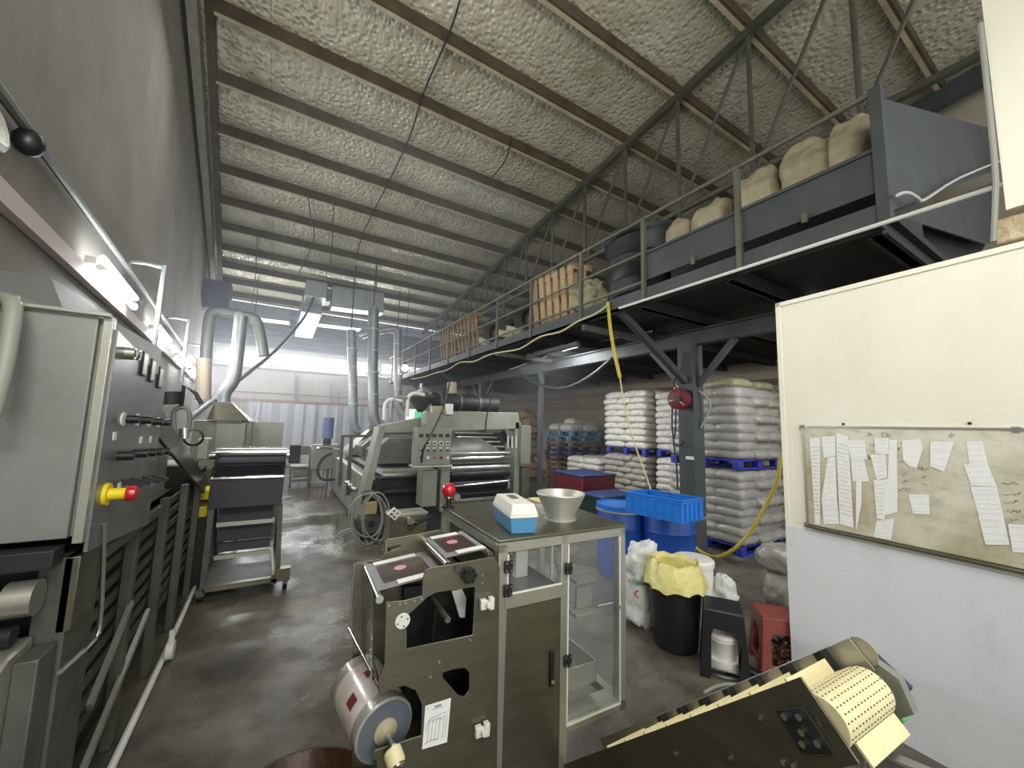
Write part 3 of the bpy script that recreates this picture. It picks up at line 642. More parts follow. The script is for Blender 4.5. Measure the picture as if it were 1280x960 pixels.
# ================================================================ THINGS ON THE MACHINE TOP
def onT(x, y, z=T_): return atZ(x, y, z)
tb = thing('tool_box', 'light blue plastic box with a white lid on the packing machine top', 'box', onT(640, 655))
a, b_, c_ = onT(605, 655), onT(639, 668), onT(673, 666)
ux = (c_-b_); uy = (a-b_); uy = (uy-ux*uy.dot(ux)/ux.length_squared).normalized()*.30; ux = ux.normalized()*.118
def frustum(o, ux, uy, h, ins, mb=None):
    mb = mb or MB(); o = V(o); i1 = ux.normalized()*ins; i2 = uy.normalized()*ins; z = V((0, 0, h))
    b0 = [o, o+ux, o+ux+uy, o+uy]; t0 = [o+i1+i2+z, o+ux-i1+i2+z, o+ux+uy-i1-i2+z, o+uy+i1-i2+z]
    return mb.add(b0+t0, [(3,2,1,0),(4,5,6,7),(0,1,5,4),(1,2,6,5),(2,3,7,6),(3,0,4,7)])
frustum(b_+V((0, 0, .0)), ux, uy, .072, -.008).build('blue_base', mat('sky_blue_plastic', (70, 132, 172), .45), tb, bevel=.004)
o_ = b_-ux.normalized()*.011-uy.normalized()*.011; u2_, v2_ = ux.normalized()*.14, uy.normalized()*.322
MB().obox(o_+V((0, 0, .072)), u2_, v2_, (0, 0, .012)).build('lid_rim', M['white_pl'], tb, bevel=.003)
frustum(o_+V((0, 0, .084)), u2_, v2_, .05, .016).build('white_lid', M['white_pl'], tb, bevel=.005)
MB().obox(o_+u2_*.38+v2_*.45+V((0, 0, .134)), u2_*.26, v2_*.3, (0, 0, .003)).build('lid_recess', mat('brown_recess', (110, 98, 80), .6), tb)
MB().obox(o_+u2_*1.0+v2_*.45+V((0, 0, .05)), ux.normalized()*.012, v2_*.1, (0, 0, .03)).build('clasp', M['black'], tb)
fc = (onT(680, 650)+onT(720, 647))/2
bw = MB().lathe([(.001, .012), (.07, .012), (.075, .03), (.125, .14), (.132, .142), (.134, .136), (.082, .03), (.08, .006), (.088, .006), (.088, 0), (.001, 0)], fc, n=36)
o = bw.build('metal_bowl', mat('spun_aluminium', (186, 186, 178), .45, .5, (160, 160, 150), 4, .5), loc=fc); tag(o, 'wide round aluminium bowl on a foot ring, on the packing machine top', 'bowl')
bc = thing('beacon_lamp', 'red dome beacon lamp on a black stem at the machine top corner', 'beacon', onT(560, 634))
q = onT(560, 634); MB().cyl(q, q+V((0, 0, .008)), .035, 20).build('base', M['black'], bc)
MB().cyl(q, q+V((0, 0, .055)), .014, 12).build('stem', M['black'], bc); MB().lathe([(.02, .05), (.026, .055), (.026, .065), (.02, .07)], q, n=20).build('collar', M['chrome'], bc)
MB().ball(q+V((0, 0, .1)), .042, 1, 1, 1.05, 20, 12).build('red_dome', M['red'], bc)
for (x, y, n_, lb, mm) in ((790, 655, 'shallow_dish', 'clear shallow dish at the right back edge of the machine top', 'bag_white'),):
    q = mp(.66, .45, T_); o = MB().lathe([(.001, .004), (.05, .004), (.062, .018), (.066, .018), (.054, 0), (.001, 0)], q, n=24).build(n_, M[mm], loc=q); tag(o, lb, 'dish')
q = mp(.60, .64, T_); o = MB().obox(q, ex*.07, ey*.12, (0, 0, .012)).build('paper_pad', M['bag_yellow'], bevel=.002); tag(o, 'small cream paper pad at the back of the machine top', 'paper')
# ================================================================ INCLINED TAKE-AWAY CONVEYOR
cv = thing('takeaway_conveyor', 'inclined conveyor with cream belt and flights rising out of the packing machine', 'conveyor', V((.9, 1.35, 0)))
K0 = CAM+ray(1033, 899)*.95            # near end of the drum axis
lo = CAM+ray(722, 985)*1.7
sl = (K0-lo).normalized(); hx = V((sl.x, sl.y, 0)).normalized(); wv = V((-hx.y, hx.x, 0)); nn = wv.cross(sl).normalized(); nn = nn if nn.z > 0 else -nn
WB = .235; RD = .056
L_ = (K0-lo).length
def cvp(s, w, n): return K0-sl*s+wv*w+nn*n
def sidep(w, n0=-.078, n1=.088, e=.028): return [cvp(-e+.0, w, n0), cvp(-e, w, n1), cvp(L_+.11, w, n1), cvp(L_+.11, w, n0)]
MB().plate(sidep(-.03), wv*.006).build('near_side_plate', M['steel_dk'] if 0 else M['steel'], cv, bevel=.0015)
MB().plate([cvp(-.04, WB+.025, .112), cvp(L_+.1, WB+.025, .112), cvp(L_+.1, WB+.025, .03), cvp(-.04, WB+.025, .03)], wv*.004).build('far_guide_rail', M['steel_lt'], cv, bevel=.0015)
MB().lathe([(.0375, 0), (.0375, .004), (.001, .004)], cvp(-.04, WB+.027, .112-.0375), wv, 24).build('rail_end', M['steel_lt'], cv)
dr_ = MB().lathe([(.001, 0), (RD, 0), (RD, WB+.022), (.001, WB+.022)], cvp(0, -.022, 0), wv, 40); dr_.build('head_drum', M['cream_belt'], cv)
bt = MB().obox(cvp(L_+.1, -.02, RD-.003), sl*(L_+.1), wv*(WB+.02), nn*.004); bt.obox(cvp(L_, 0, -RD-.001), sl*L_, wv*WB, nn*.004); bt.build('belt', M['cream_belt'], cv)
hs = MB()
for i in range(12):
    t_ = R(-80+i*16)
    for j in range(15):
        w_ = -.012+j*.0172+(.009 if i % 2 else 0); c0 = cvp(0, w_, 0)+(sl*math.cos(t_)+nn*math.sin(t_))*(RD-.002); d0 = (sl*math.cos(t_)+nn*math.sin(t_))
        hs.obox(c0-wv*.003-d0.cross(wv)*.0016, wv*.006, d0.cross(wv)*.0032, d0*.0026)
hs.build('belt_slots', mat('dark_slots', (70, 66, 48), .8), cv)
for i in range(8):
    s = .05+i*.135
    MB().obox(cvp(s, .01, RD), wv*(WB-.02), sl*.006, nn*.036).build('flight', M['cream_belt'], cv)
MB().obox(cvp(-.02, .01, -RD-.04), wv*(WB-.02), sl*.006, nn*.045).build('flight', M['cream_belt'], cv)
for i in range(7):
    s = .07+i*.135
    MB().obox(cvp(s, WB-.012, .05), wv*.036, sl*.026, nn*.06).build('rail_bracket', M['black'], cv)
# take-up window with bolts in the side plate
tw = [cvp(.012, -.031, -.055), cvp(.012, -.031, .036), cvp(.095, -.031, .046), cvp(.095, -.031, -.042)]
t0 = MB().plate(tw, wv*-.004).build('bearing_block', M['machine_dark'], cv, bevel=.002)
s_ = MB()
for (s, n) in ((.032, -.03), (.036, .022), (.055, -.005), (.072, -.025), (.075, .03)): s_.cyl(cvp(s, -.034, n), cvp(s, -.044, n), .008, 12)
s_.build('bolts', M['chrome'], t0)
s_ = MB()
for (s, n) in ((.14, -.06), (.155, .04), (.165, -.05), (.33, -.02), (.55, .02), (.62, -.045), (.9, -.02)): s_.cyl(cvp(s, -.03, n), cvp(s, -.036, n), .006, 8)
s_.build('bolt_heads', M['chrome'], cv)
MB().plate([cvp(-.075, WB+.032, .0), cvp(-.045, WB+.032, .06), cvp(.1, WB+.032, .07), cvp(.1, WB+.032, -.075), cvp(-.045, WB+.032, -.07)], wv*.03).build('far_bearing_plate', M['machine_grey'], cv)
MB().cyl(cvp(0, -.03, -.0), cvp(0, WB+.06, 0), .012, 10).build('drum_shaft', M['chrome'], cv)
for s in (.25, .8):
    for w_ in (-.02, WB+.02):
        q = cvp(s, w_, -.1); MB().bar(q, (q.x, q.y, 0), .035).build('leg', M['steel_dk'], cv)
q = cvp(-.015, WB+.063, .05); o = MB().obox(q, nn*-.09+sl*.02, wv*.02, sl*.035+nn*.012).build('cloth', M['navy'], bevel=.006); tag(o, 'folded navy cloth behind the conveyor drum', 'cloth')
q = cvp(.0, WB+.05, -.085); o = MB().obox(q, sl*-.06, wv*.05, nn*.02).build('cloth', M['green'], bevel=.006); tag(o, 'green cloth under the far end of the conveyor drum', 'cloth')
# grey catch tub under the conveyor head
gt = thing('catch_tub', 'grey plastic tub under the head of the cream conveyor', 'tub', CAM+ray(1100, 1000)*1.0)
g0 = CAM+ray(1072, 928)*1.0; g1 = CAM+ray(1145, 962)*.93; g2 = CAM+ray(1030, 972)*.88
g1.z = g0.z; g2.z = g0.z
t = MB(); gx = (g1-g0).normalized()*.36; gy = (g2-g0).normalized()*.3; gy = V((gx.y, -gx.x, 0)).normalized()*.28
zz = V((0, 0, 1))
t.obox(g0+gy.normalized()*-.012, gx, gy.normalized()*.014, zz*-.2); t.obox(g0, gx.normalized()*.014, gy, zz*-.2); t.obox(g0+gx, gx.normalized()*-.014, gy, zz*-.2); t.obox(g0+gy, gx, gy.normalized()*-.014, zz*-.2); t.obox(g0-zz*.2, gx, gy, zz*.01)
t.build('tub_wall', M['grey_tub'], gt, bevel=.003)
t = MB(); t.bar(g0, g0+gx, .03, .012); t.bar(g0, g0+gy, .03, .012); t.bar(g0+gx, g0+gx+gy, .03, .012); t.bar(g0+gy, g0+gx+gy, .03, .012); t.build('tub_rim', M['grey_tub'], gt, bevel=.003)
st_ = MB(); 
for q in (g0+gx*.1+gy*.1, g0+gx*.9+gy*.1, g0+gx*.1+gy*.9, g0+gx*.9+gy*.9): st_.bar(q-zz*.2, (q.x, q.y, 0), .03)
st_.bar(g0+gx*.1+gy*.1-zz*.22, g0+gx*.9+gy*.1-zz*.22, .03); st_.bar(g0+gx*.1+gy*.9-zz*.22, g0+gx*.9+gy*.9-zz*.22, .03)
tag(st_.build('tub_stand', M['steel_dk']), 'dark steel stand carrying the grey catch tub', 'stand')
tag(rb.build('round_pan', M['rust']), 'round rusty brown pan on the wet floor beside the film roll', 'pan')
# ================================================================ LEFT WALL FITTINGS
pw = MB().tube([onW(-1, 3.03, .05), onW(16, 3.08, .05)], .024, 8, 0); tag(pw.build('wall_pipe', M['pipe_g']), 'long dark pipe running along the left wall above the tube lights', 'pipe')
q = atW(36, 178, .06); tag(MB().ball(q, .055, 1, 1, 1.2, 12, 8).build('junction_box', M['black']), 'black round junction box on the wall pipe, upper left', 'junction box')
pw = MB().bar(onW(-1, 2.66, .03), onW(16, 2.7, .03), .05, .1); tag(pw.build('cable_trunking', mat('dull_pink_trunking', (206, 190, 186), .6)), 'pinkish flat trunking along the left wall below the tube lights', 'trunking')
q = atW(5, 195, .03); tag(MB().tube([onW(2.15, 3.0, .04), onW(2.45, 2.94, .04), onW(2.5, 2.84, .04), onW(2.2, 2.82, .04)], .02, 8).build('wall_bracket', M['pipe_w']), 'small pale pipe bracket at the left edge of the wall', 'bracket')
names = ['nearest', 'second nearest', 'third', 'fourth', 'farthest']
for i, (y0, y1) in enumerate([(3.73, 4.85), (6.15, 7.3), (8.6, 9.8), (11.1, 12.3), (13.6, 14.8)]):
    t = thing('tube_light', names[i]+' glowing fluorescent tube light on the left wall', 'light', onW((y0+y1)/2, 2.72, .1), 'tube lights on the left wall')
    MB().bar(onW(y0-.03, 2.76, .07), onW(y1+.03, 2.76, .07), .06, .05).build('batten', M['white_pl'], t)
    MB().cyl(onW(y0, 2.70, .12), onW(y1, 2.70, .12), .022, 10).build('tube', M['tube'], t); MB().cyl(onW(y0, 2.79, .12), onW(y1, 2.79, .12), .022, 10).build('tube', M['tube'], t)
    area('tube_glow', onW((y0+y1)/2, 2.745, .15), onW((y0+y1)/2, 2.5, 3), y1-y0-.06, .10, 52, (.96, .98, 1))
    for y in (y0, y1): MB().cyl(onW(y-.02, 2.72, .12), onW(y+.02, 2.72, .12), .024, 10).build('end_cap', M['white_pl'], t)
    if i < 3:
        yy = y1-.05
        tag(MB().tube([onW(yy, 3.06, .06), onW(yy, 3.12, .07), onW(yy, 3.12, .28), onW(yy, 3.05, .3), onW(yy, 2.2, .3)], .02, 8, 2).build('hooked_pipe', M['zinc']),
            'thin hooked steel pipe hanging in front of the %s tube light' % names[i], 'pipe')
# ================================================================ LEFT OVEN LINE
ov = thing('oven_line', 'long dark slatted oven line with control cabinet along the left wall', 'machine', (-.9, 3.2, 0))
LX = -.56
def lb(x0, x1, y0, y1, z0, z1, nm, m, par=None, bevel=.004): return MB().box((x0, y0, z0), (x1, y1, z1)).build(nm, M[m], par or ov, bevel=bevel)
WL_ = lambda y: WX(y)+.12
lb(-1.02, -.575, 1.99, 2.75, 1.27, 2.06, 'cabinet_body', 'machine_grey')
M['door_grey'] = mat('cabinet_door_grey', (138, 143, 138), .45, .2, (108, 112, 106), 1.8, .7, .03, 40)
lb(-1.02, -.595, 1.965, 1.992, 1.27, 2.055, 'cabinet_door', 'door_grey')
lb(-.583, -.555, 1.965, 1.995, 1.25, 2.06, 'cabinet_edge', 'steel_lt', bevel=.002)
lb(-1.02, -.56, 1.94, 1.965, 2.055, 2.068, 'cabinet_lip', 'steel_lt', bevel=.002)
M['panel'] = mat('control_panel_steel', (136, 140, 138), .32, .4, (100, 104, 100), 2.5, .6, .03, 40)
pn = MB().plate([(LX, 1.995, 1.21), (LX, 1.995, 2.02), (LX, 2.78, 1.88), (LX, 2.78, 1.13)], (.012, 0, 0)).build('control_panel', M['panel'], ov, bevel=.002)
FX = LX+.012
def onC(x, y): return atX(x, y, FX)
def dial(x, y, r, m, nm, ln=.02, m2=None):
    c_ = onC(x, y); o = MB().cyl(c_, c_+V((ln, 0, 0)), r, 16).build(nm, M[m], pn, bevel=0)
    if m2: MB().cyl(c_+V((ln, 0, 0)), c_+V((ln+.003, 0, 0)), r*.7, 16).build(nm+'_face', M[m2], o)
dial(157, 441, .022, 'steel_lt', 'meter', .03, 'black'); dial(163, 443, .022, 'steel_lt', 'meter', .03, 'black')
for (x, y) in ((179, 455), (189, 463), (199, 472)):
    c_ = onC(x, y); b = MB().box((FX, c_.y-.035, c_.z-.055), (FX+.008, c_.y+.035, c_.z+.055)).build('display_frame', M['black'], pn, bevel=.003)
    MB().box((FX+.008, c_.y-.027, c_.z-.045), (FX+.009, c_.y+.027, c_.z+.045)).build('display', M['steel_lt'], b)
for (x, y) in ((153, 524), (171, 525), (186, 527), (197, 528)): dial(x, y, .028, 'pad_white', 'dial_plate', .006); dial(x+3, y, .017, 'black', 'selector_knob', .045)
for (x, y) in ((147, 570), (166, 567), (178, 566), (188, 565), (197, 564)): dial(x, y, .018, 'black', 'push_button', .05)
for (x, y) in ((150, 603), (162, 601), (176, 599), (188, 597)):
    c_ = onC(x, y); MB().box((FX, c_.y-.02, c_.z-.03), (FX+.002, c_.y+.02, c_.z+.0)).build('button_label', M['paper'], pn)
    MB().bar(c_+V((0, .02, 0)), c_+V((.06, .05, -.02)), .022).build('toggle', M['black'], pn)
for (x, y) in ((143, 545), (176, 550), (188, 549)):
    c_ = onC(x, y); MB().box((FX, c_.y-.018, c_.z-.016), (FX+.002, c_.y+.018, c_.z+.016)).build('button_label', M['paper'], pn)
c_ = onC(131, 618)
MB().cyl(c_, c_+V((.012, 0, 0)), .042, 20).build('emergency_collar', M['yellow'], pn); MB().cyl(c_+V((.012, 0, 0)), c_+V((.06, 0, 0)), .022, 16).build('emergency_neck', M['yellow'], pn)
MB().lathe([(.018, .06), (.028, .062), (.03, .075), (.026, .09), (.001, .095)], c_, (1, 0, 0), 20).build('emergency_button', M['red'], pn)
# under the cabinet: beam, rollers, bright cover
lb(-1.05, -.60, 1.9, 1.98, 1.19, 1.25, 'lower_beam', 'machine_dark')
lb(-.66, -.575, 1.99, 2.25, .0, 1.2, 'frame_upright', 'steel_dk'); lb(-1.1, -.66, 2.05, 2.2, .0, 1.2, 'inner_plate', 'machine_dark')
lb(-.60, -.56, 1.99, 2.16, .95, 1.2, 'hanging_plate', 'steel', bevel=.003)
MB().cyl((-1.15, 1.93, 1.1), (-.70, 1.93, 1.1), .05, 24).build('chrome_roller', M['chrome'], ov); MB().cyl((-.70, 1.93, 1.1), (-.63, 1.93, 1.1), .055, 24).build('roller_end', M['steel_lt'], ov)
for i in range(6): MB().lathe([(.051, 0), (.054, .004), (.054, .012), (.051, .016)], (-1.05+i*.06, 1.93, 1.1), (1, 0, 0), 20).build('roller_ring', M['steel_dk'], ov)
MB().cyl((-1.15, 1.9, 1.0), (-.66, 1.9, 1.0), .03, 16).build('black_roller', M['black'], ov)
cvx = MB().plate([(-1.2, 1.74, .0), (-1.2, 1.74, .86), (-1.2, 1.78, .93), (-1.2, 1.86, .965), (-1.2, 1.98, .965), (-1.2, 1.98, 0)], (.56, 0, 0)); cvx.build('bright_cover', M['steel_lt'], ov, bevel=.012)
lb(-.64, -.585, 1.86, 1.98, .0, .93, 'dark_side_plate', 'steel_dk')
MB().tube([atX(130, 655, -.53), atX(128, 720, -.53), atX(125, 775, -.53), atX(118, 800, -.53), atX(75, 840, -.53)], .008, 8).build('bent_rod', M['chrome'], ov)
# slatted side
for z in [.30+.095*i for i in range(9)]:
    MB().bar((-.66, 2.25, z), (-.66, 6.1, z), .012, .045).build('slat', M['steel_dk'], ov)
for y in (2.9, 3.55, 4.2, 4.85, 5.5, 6.1): lb(-.65, -.60, y-.03, y+.03, .0, 1.14, 'upright', 'steel_dk')
lb(-1.15, -.72, 2.25, 6.1, .05, 1.1, 'oven_core', 'machine_dark')
MB().bar((-.58, 2.75, 1.70), (-.58, 4.9, 1.02), .02, .14).build('sloping_side_plate', M['steel'], ov)
MB().bar((-.58, 2.3, 1.13), (-.58, 3.2, 1.13), .02, .05).build('side_rail', M['steel_dk'], ov)
for (a_, b_) in (((-.6, 2.3, .12), (-.6, 3.3, .5)), ((-.6, 2.45, .45), (-.6, 2.9, .70))): MB().bar(a_, b_, .02, .035).build('flat_bar', M['steel_lt'], ov)
MB().tube([(-.55, 2.3, .03), (-.56, 3.6, .03), (-.60, 6.2, .03)], .018, 8, 0).build('floor_rail', M['pipe_w'], ov)
c_ = atZ(212, 822, .02); MB().cyl((c_.x-.02, c_.y, .07), (c_.x+.02, c_.y, .07), .06, 18).build('floor_roller', M['pad_white'], ov); MB().bar((c_.x, c_.y, .07), (c_.x, c_.y, .2), .03).build('roller_bracket', M['pad_white'], ov)
# top housings of the line, further along the wall
lb(-1.25, -.72, 2.8, 4.0, 1.05, 1.62, 'housing', 'machine_grey'); lb(-1.25, -.8, 1.99, 2.6, 2.06, 2.1, 'cabinet_roof', 'machine_grey')
MB().add([(-1.3, 2.5, 2.1), (-.85, 2.5, 2.1), (-.85, 3.4, 2.1), (-1.3, 3.4, 2.1), (-1.2, 2.7, 2.35), (-1.0, 2.7, 2.35), (-1.0, 3.2, 2.35), (-1.2, 3.2, 2.35)],
         [(0,3,2,1),(4,5,6,7),(0,1,5,4),(1,2,6,5),(2,3,7,6),(3,0,4,7)]).build('extractor_hood', M['pipe_g'], ov)
hp = [(-1.1, 1.85, 1.75), (-.96, 1.88, 1.95), (-.86, 1.9, 2.08), (-.80, 1.95, 2.12), (-.83, 2.15, 2.1)]
hp = [atY(-12, 520, 1.8), atY(2, 470, 1.82), atY(12, 420, 1.85), atY(16, 385, 1.88), atY(8, 374, 1.93), atY(-8, 374, 1.95)]
tag(MB().tube(hp, .022, 10).build('hose', M['cable_g']), 'thick grey hose bent over the top corner of the control cabinet', 'hose')
# small machinery behind the panel
vm = thing('valve_unit', 'dark valves, gauge and bent pipes behind the control panel', 'valves', (-.8, 4.6, 1))
def Y5(x, y, Y=4.6): return atY(x, y, Y)
MB().tube([Y5(218, 540), Y5(218, 513), Y5(235, 511), Y5(237, 530), Y5(232, 545)], .02, 8).build('bent_pipe', M['pipe_g'], vm)
MB().cyl(Y5(230, 535), Y5(230, 548), .04, 12).build('valve_body', M['chrome'], vm)
MB().lathe([(.06, -.01), (.08, 0), (.06, .01), (.06, -.01)], Y5(242, 547), (0, 1, 0), 20).build('hand_wheel', M['black'], vm)
MB().cyl(Y5(214, 505), Y5(214, 490), .09, 14).build('motor', M['machine_dark'], vm); MB().cyl(Y5(210, 560), Y5(225, 560), .07, 12).build('motor', M['machine_dark'], vm)
MB().tube([Y5(226, 512), Y5(230, 482), Y5(245, 492), Y5(252, 505)], .018, 8, 1).build('bent_pipe', M['cable_b'], vm)
MB().box(Y5(244, 575), V(Y5(262, 548))+V((0, .2, 0))).build('gear_box', M['machine_grey'], vm, bevel=.01)
MB().box((-.95, 4.3, .9), (-.65, 4.9, 1.28)).build('plinth', M['machine_dark'], vm)
for i, (x, y, z0, lb_) in enumerate(((-.58, 5.05, .86, 'upper'), (-.60, 5.0, .70, 'lower'))):
    o = MB().box((x-.2, y, z0), (x+.05, y+.3, z0+.1)).build('yellow_crate', M['yellow'], bevel=.01); tag(o, lb_+' yellow crate behind the slats of the oven line', 'crate', 'yellow crates')
tag(MB().box((-.88, 5.0, 0), (-.5, 5.4, .70)).build('crate_stand', M['machine_dark']), 'dark stand under the yellow crates', 'stand')
# ================================================================ INFEED HOOD AND STACKER
hd = thing('hooded_press', 'pale grey cabinet with sloped extraction hood and duct near the left wall', 'machine', (-.3, 6.5, 0))
def Y6(x, y, Y=6.4): return atY(x, y, Y)
def ybox(x0, y0, x1, y1, Y, dep, nm, m, par, bevel=.006):
    a_ = atY(x0, y0, Y); b_ = atY(x1, y1, Y); return MB().box((a_.x, Y, a_.z), (b_.x, Y+dep, b_.z)).build(nm, M[m], par, bevel=bevel)
ybox(242, 525, 310, 585, 6.5, .9, 'rear_body', 'machine_grey', hd); ybox(271, 528, 302, 583, 6.3, .2, 'front_box', 'machine_grey', hd)
ybox(271, 524, 302, 529, 6.28, .24, 'box_lid', 'steel_dk', hd, .002)
ybox(262, 585, 300, 640, 6.5, .8, 'dark_base', 'machine_dark', hd)
a_, b_ = atY(258, 525, 6.4), atY(312, 525, 6.4); c_, d_ = atY(268, 503, 6.7), atY(290, 503, 6.7)
MB().add([(a_.x, 6.4, a_.z), (b_.x, 6.4, a_.z), (b_.x, 7.3, a_.z), (a_.x, 7.3, a_.z), (c_.x, 6.7, c_.z), (d_.x, 6.7, c_.z), (d_.x, 7.0, c_.z), (c_.x, 7.0, c_.z)],
         [(0,3,2,1),(4,5,6,7),(0,1,5,4),(1,2,6,5),(2,3,7,6),(3,0,4,7)]).build('hood', M['steel'], hd)
MB().tube([atY(279, 503, 6.85), atY(281, 490, 6.85), atY(291, 476, 6.85), atY(296, 450, 6.85), atY(301, 400, 6.85), atY(303, 394, 6.85)], .085, 16).build('duct', M['zinc'], hd)
ybox(306, 527, 352, 563, 6.7, .05, 'splash_panel', 'machine_grey', hd)
MB().tube([(-.55, 6.72, 0), (-.55, 6.72, 1.2)], .03, 8, 0).build('leg', M['steel_dk'], hd)
a_ = atY(306, 560, 6.72); b_ = atY(350, 560, 6.72)
for q in (a_, b_): MB().bar((q.x, 6.74, 0), (q.x, 6.74, q.z+.05), .05).build('leg', M['steel'], hd)
st = thing('stacking_conveyor', 'tall wheeled stacking conveyor with dark belts at the aisle', 'conveyor', (-.13, 4.9, 0))
S0, S1 = 4.75, 5.55
xl, xr = -.50, .10
zt = 1.36
MB().cyl((xl, S0, zt), (xr, S0, zt), .05, 20).build('top_roller', M['chrome'], st)
MB().cyl((xl+.02, S0-.03, zt-.09), (xr-.02, S0-.03, zt-.09), .05, 20).build('belt_roller', M['dark_belt'], st)
for x in (xl-.06, xr): MB().cyl((x, S0, zt-.03), (x+.06, S0, zt-.03), .045, 16).build('bearing', M['chrome'], st)
for x in (xr+.02,): MB().box((x, S0-.05, zt-.12), (x+.1, S0+.1, zt+.07)).build('bearing_block', M['machine_dark'], st, bevel=.008)
def slab(x0, x1, p, q, th, nm, m):
    p, q = V((0,)+p), V((0,)+q); d = (q-p); n_ = V((0, -d.z, d.y)).normalized()
    return MB().obox(V((x0, p.y, p.z)), V((x1-x0, 0, 0)), d, n_*th).build(nm, M[m], st, bevel=.003)
slab(xl+.02, xr-.03, (S0-.08, 1.24), (S0-.03, 1.13), .02, 'belt', 'dark_belt')
slab(xl-.02, xr-.01, (S0-.02, 1.10), (S0-.06, .83), .02, 'belt', 'dark_belt'); slab(xl-.02, xr-.01, (S0-.05, 1.105), (S0-.01, 1.10), .02, 'belt_edge', 'chrome')
for (z0, z1, y0) in ((.80, .66, 4.92), (.60, .45, 5.0), (.42, .33, 5.06)): slab(xl+.06, xr-.08, (y0, z0), (y0-.03, z1), .02, 'belt', 'dark_belt')
for z, y0, m in ((.64, 4.86, 'steel_lt'), (.30, 4.95, 'steel_lt'), (.46, 5.0, 'steel_dk')): MB().box((xl+.05, y0, z-.02), (xr-.06, y0+.03, z+.02)).build('cross_bar', M[m], st)
for x in (xl+.01, xr-.02):
    MB().bar((x, S0, .82), (x+(.0 if x < 0 else .03), S0-.03, .1), .045).build('leg', M['steel_dk'], st); MB().bar((x, S1, 1.2), (x, S1, .1), .045).build('leg', M['steel_dk'], st)
    MB().bar((x, S0-.1, .09), (x, S1, .09), .05).build('foot', M['steel_dk'], st)
    MB().bar((x, S0, 1.3), (x, S1, .2), .03, .1).build('side_rail', M['steel_dk'], st)
MB().box((xl+.02, S0-.1, .085), (xr-.02, S0-.04, .13)).build('front_bar', M['steel'], st); MB().box((xl+.02, S0-.04, .11), (xr-.02, S0+.5, .12)).build('lower_tray', M['steel_dk'], st)
MB().bar((xr-.03, S0-.05, .13), (xr-.06, S0+.2, .33), .02, .03).build('tray_side', M['steel_lt'], st)
for x in (xl, xr+.08):
    w_ = MB().cyl((x-.02, S0-.06, .045), (x+.02, S0-.06, .045), .045, 16).build('caster', M['black'], st); MB().box((x-.03, S0-.09, .05), (x+.03, S0-.03, .11)).build('caster_fork', M['chrome'], w_)
MB().box((xr-.02, S0-.1, .08), (xr+.12, S0-.0, .2)).build('caster_bracket', M['steel'], st)
# ================================================================ DUCTS
dk = thing('left_extract_duct', 'grey pipe loop rising and bending above the hooded press', 'duct', atY(262, 480, 8))
MB().tube([atY(256, 500, 8), atY(258, 440, 8), atY(262, 400, 8), atY(266, 391, 8), atY(275, 389, 8), atY(300, 394, 8), atY(317, 398, 8), atY(323, 408, 8), atY(330, 445, 8)], .085, 14).build('pipe_loop', M['pipe_g'], dk)
MB().cyl(atY(253, 500, 7.9), atY(255, 448, 7.9), .1, 14).build('pale_sleeve', mat('buff_sleeve', (186, 172, 152), .6), dk)
for (x, y0, y1, Yd, r_, lb_) in ((441, 413, 528, 12, .13, 'galvanised vertical duct, left one of the two in the middle'), (466, 385, 520, 11.5, .15, 'tallest galvanised vertical duct, right one of the two in the middle'), (497, 412, 505, 13, .13, 'dull vertical duct beside the far end of the mezzanine railing')):
    t = thing('vertical_duct', lb_, 'duct', atY(x, y1, Yd), 'vertical ducts over the wide machine')
    dd = 1.5 if y1 > 505 else 0
    pts = [atY(x-(2 if x == 441 else -1 if x==466 else 0), y0, Yd), atY(x, (y0+y1)/2, Yd), atY(x+1, y1, Yd), atY(x+5+dd, y1+12, Yd)]
    MB().tube(pts, r_, 16).build('pipe', M['zinc'], t)
    for k in range(1, 5):
        q = pts[0].lerp(pts[2], k/5); MB().cyl(q-V((0, 0, .015)), q+V((0, 0, .015)), r_+.008, 16).build('seam_ring', M['pipe_w'], t)
    q = pts[0]; MB().cyl((q.x, q.y, q.z-.1), (q.x, q.y, RZ(q.y)), .015, 6).build('hanger_rod', M['cable_b'], t)
    if x != 497: MB().cyl(pts[3], pts[3]-V((0, 0, .35)), r_*.55, 12).build('outlet', M['pipe_g'], t)
MB_ = MB().tube([atY(497, 414, 13), atY(490, 411, 13), atY(462, 416, 13.3), atY(452, 420, 13.6)], .12, 12); tag(MB_.build('duct_arm', M['zinc']), 'dull horizontal duct arm reaching left at the back', 'duct')
od = thing('overhead_duct', 'large grey rectangular duct under the roof with side branches', 'duct', (.65, 12, 5))
a_, b_ = atY(383, 349, 12), atY(408, 373, 12)
MB().box((a_.x, 12, b_.z), (b_.x, 12.9, a_.z)).build('square_box', M['zinc'], od, bevel=.01)
MB().bar(((a_.x+b_.x)/2-.03, 12.9, (a_.z+b_.z)/2-.25), ((a_.x+b_.x)/2-.1, 15.7, (a_.z+b_.z)/2-.5), .55, .5).build('trunk', M['zinc'], od)
def ydb(x0, y0, x1, y1, Y, dep, nm, par, m='zinc'):
    p = [atY(x0, y0, Y), atY(x1, y0+(x1-x0)*.14, Y), atY(x1, y1, Y), atY(x0, y1-(x1-x0)*.12, Y)]; return MB().plate(p, (0, dep, 0)).build(nm, M[m], par, bevel=.004)
ydb(415, 357, 480, 391, 12.3, .5, 'right_branch', od); ydb(398, 393, 452, 411, 14, .5, 'low_right_branch', od); ydb(296, 378, 362, 402, 14, .5, 'left_branch', od)
MB().box((b_.x, 12.3, b_.z), (b_.x+.12, 12.8, a_.z-.05)).build('collar', M['pipe_g'], od)
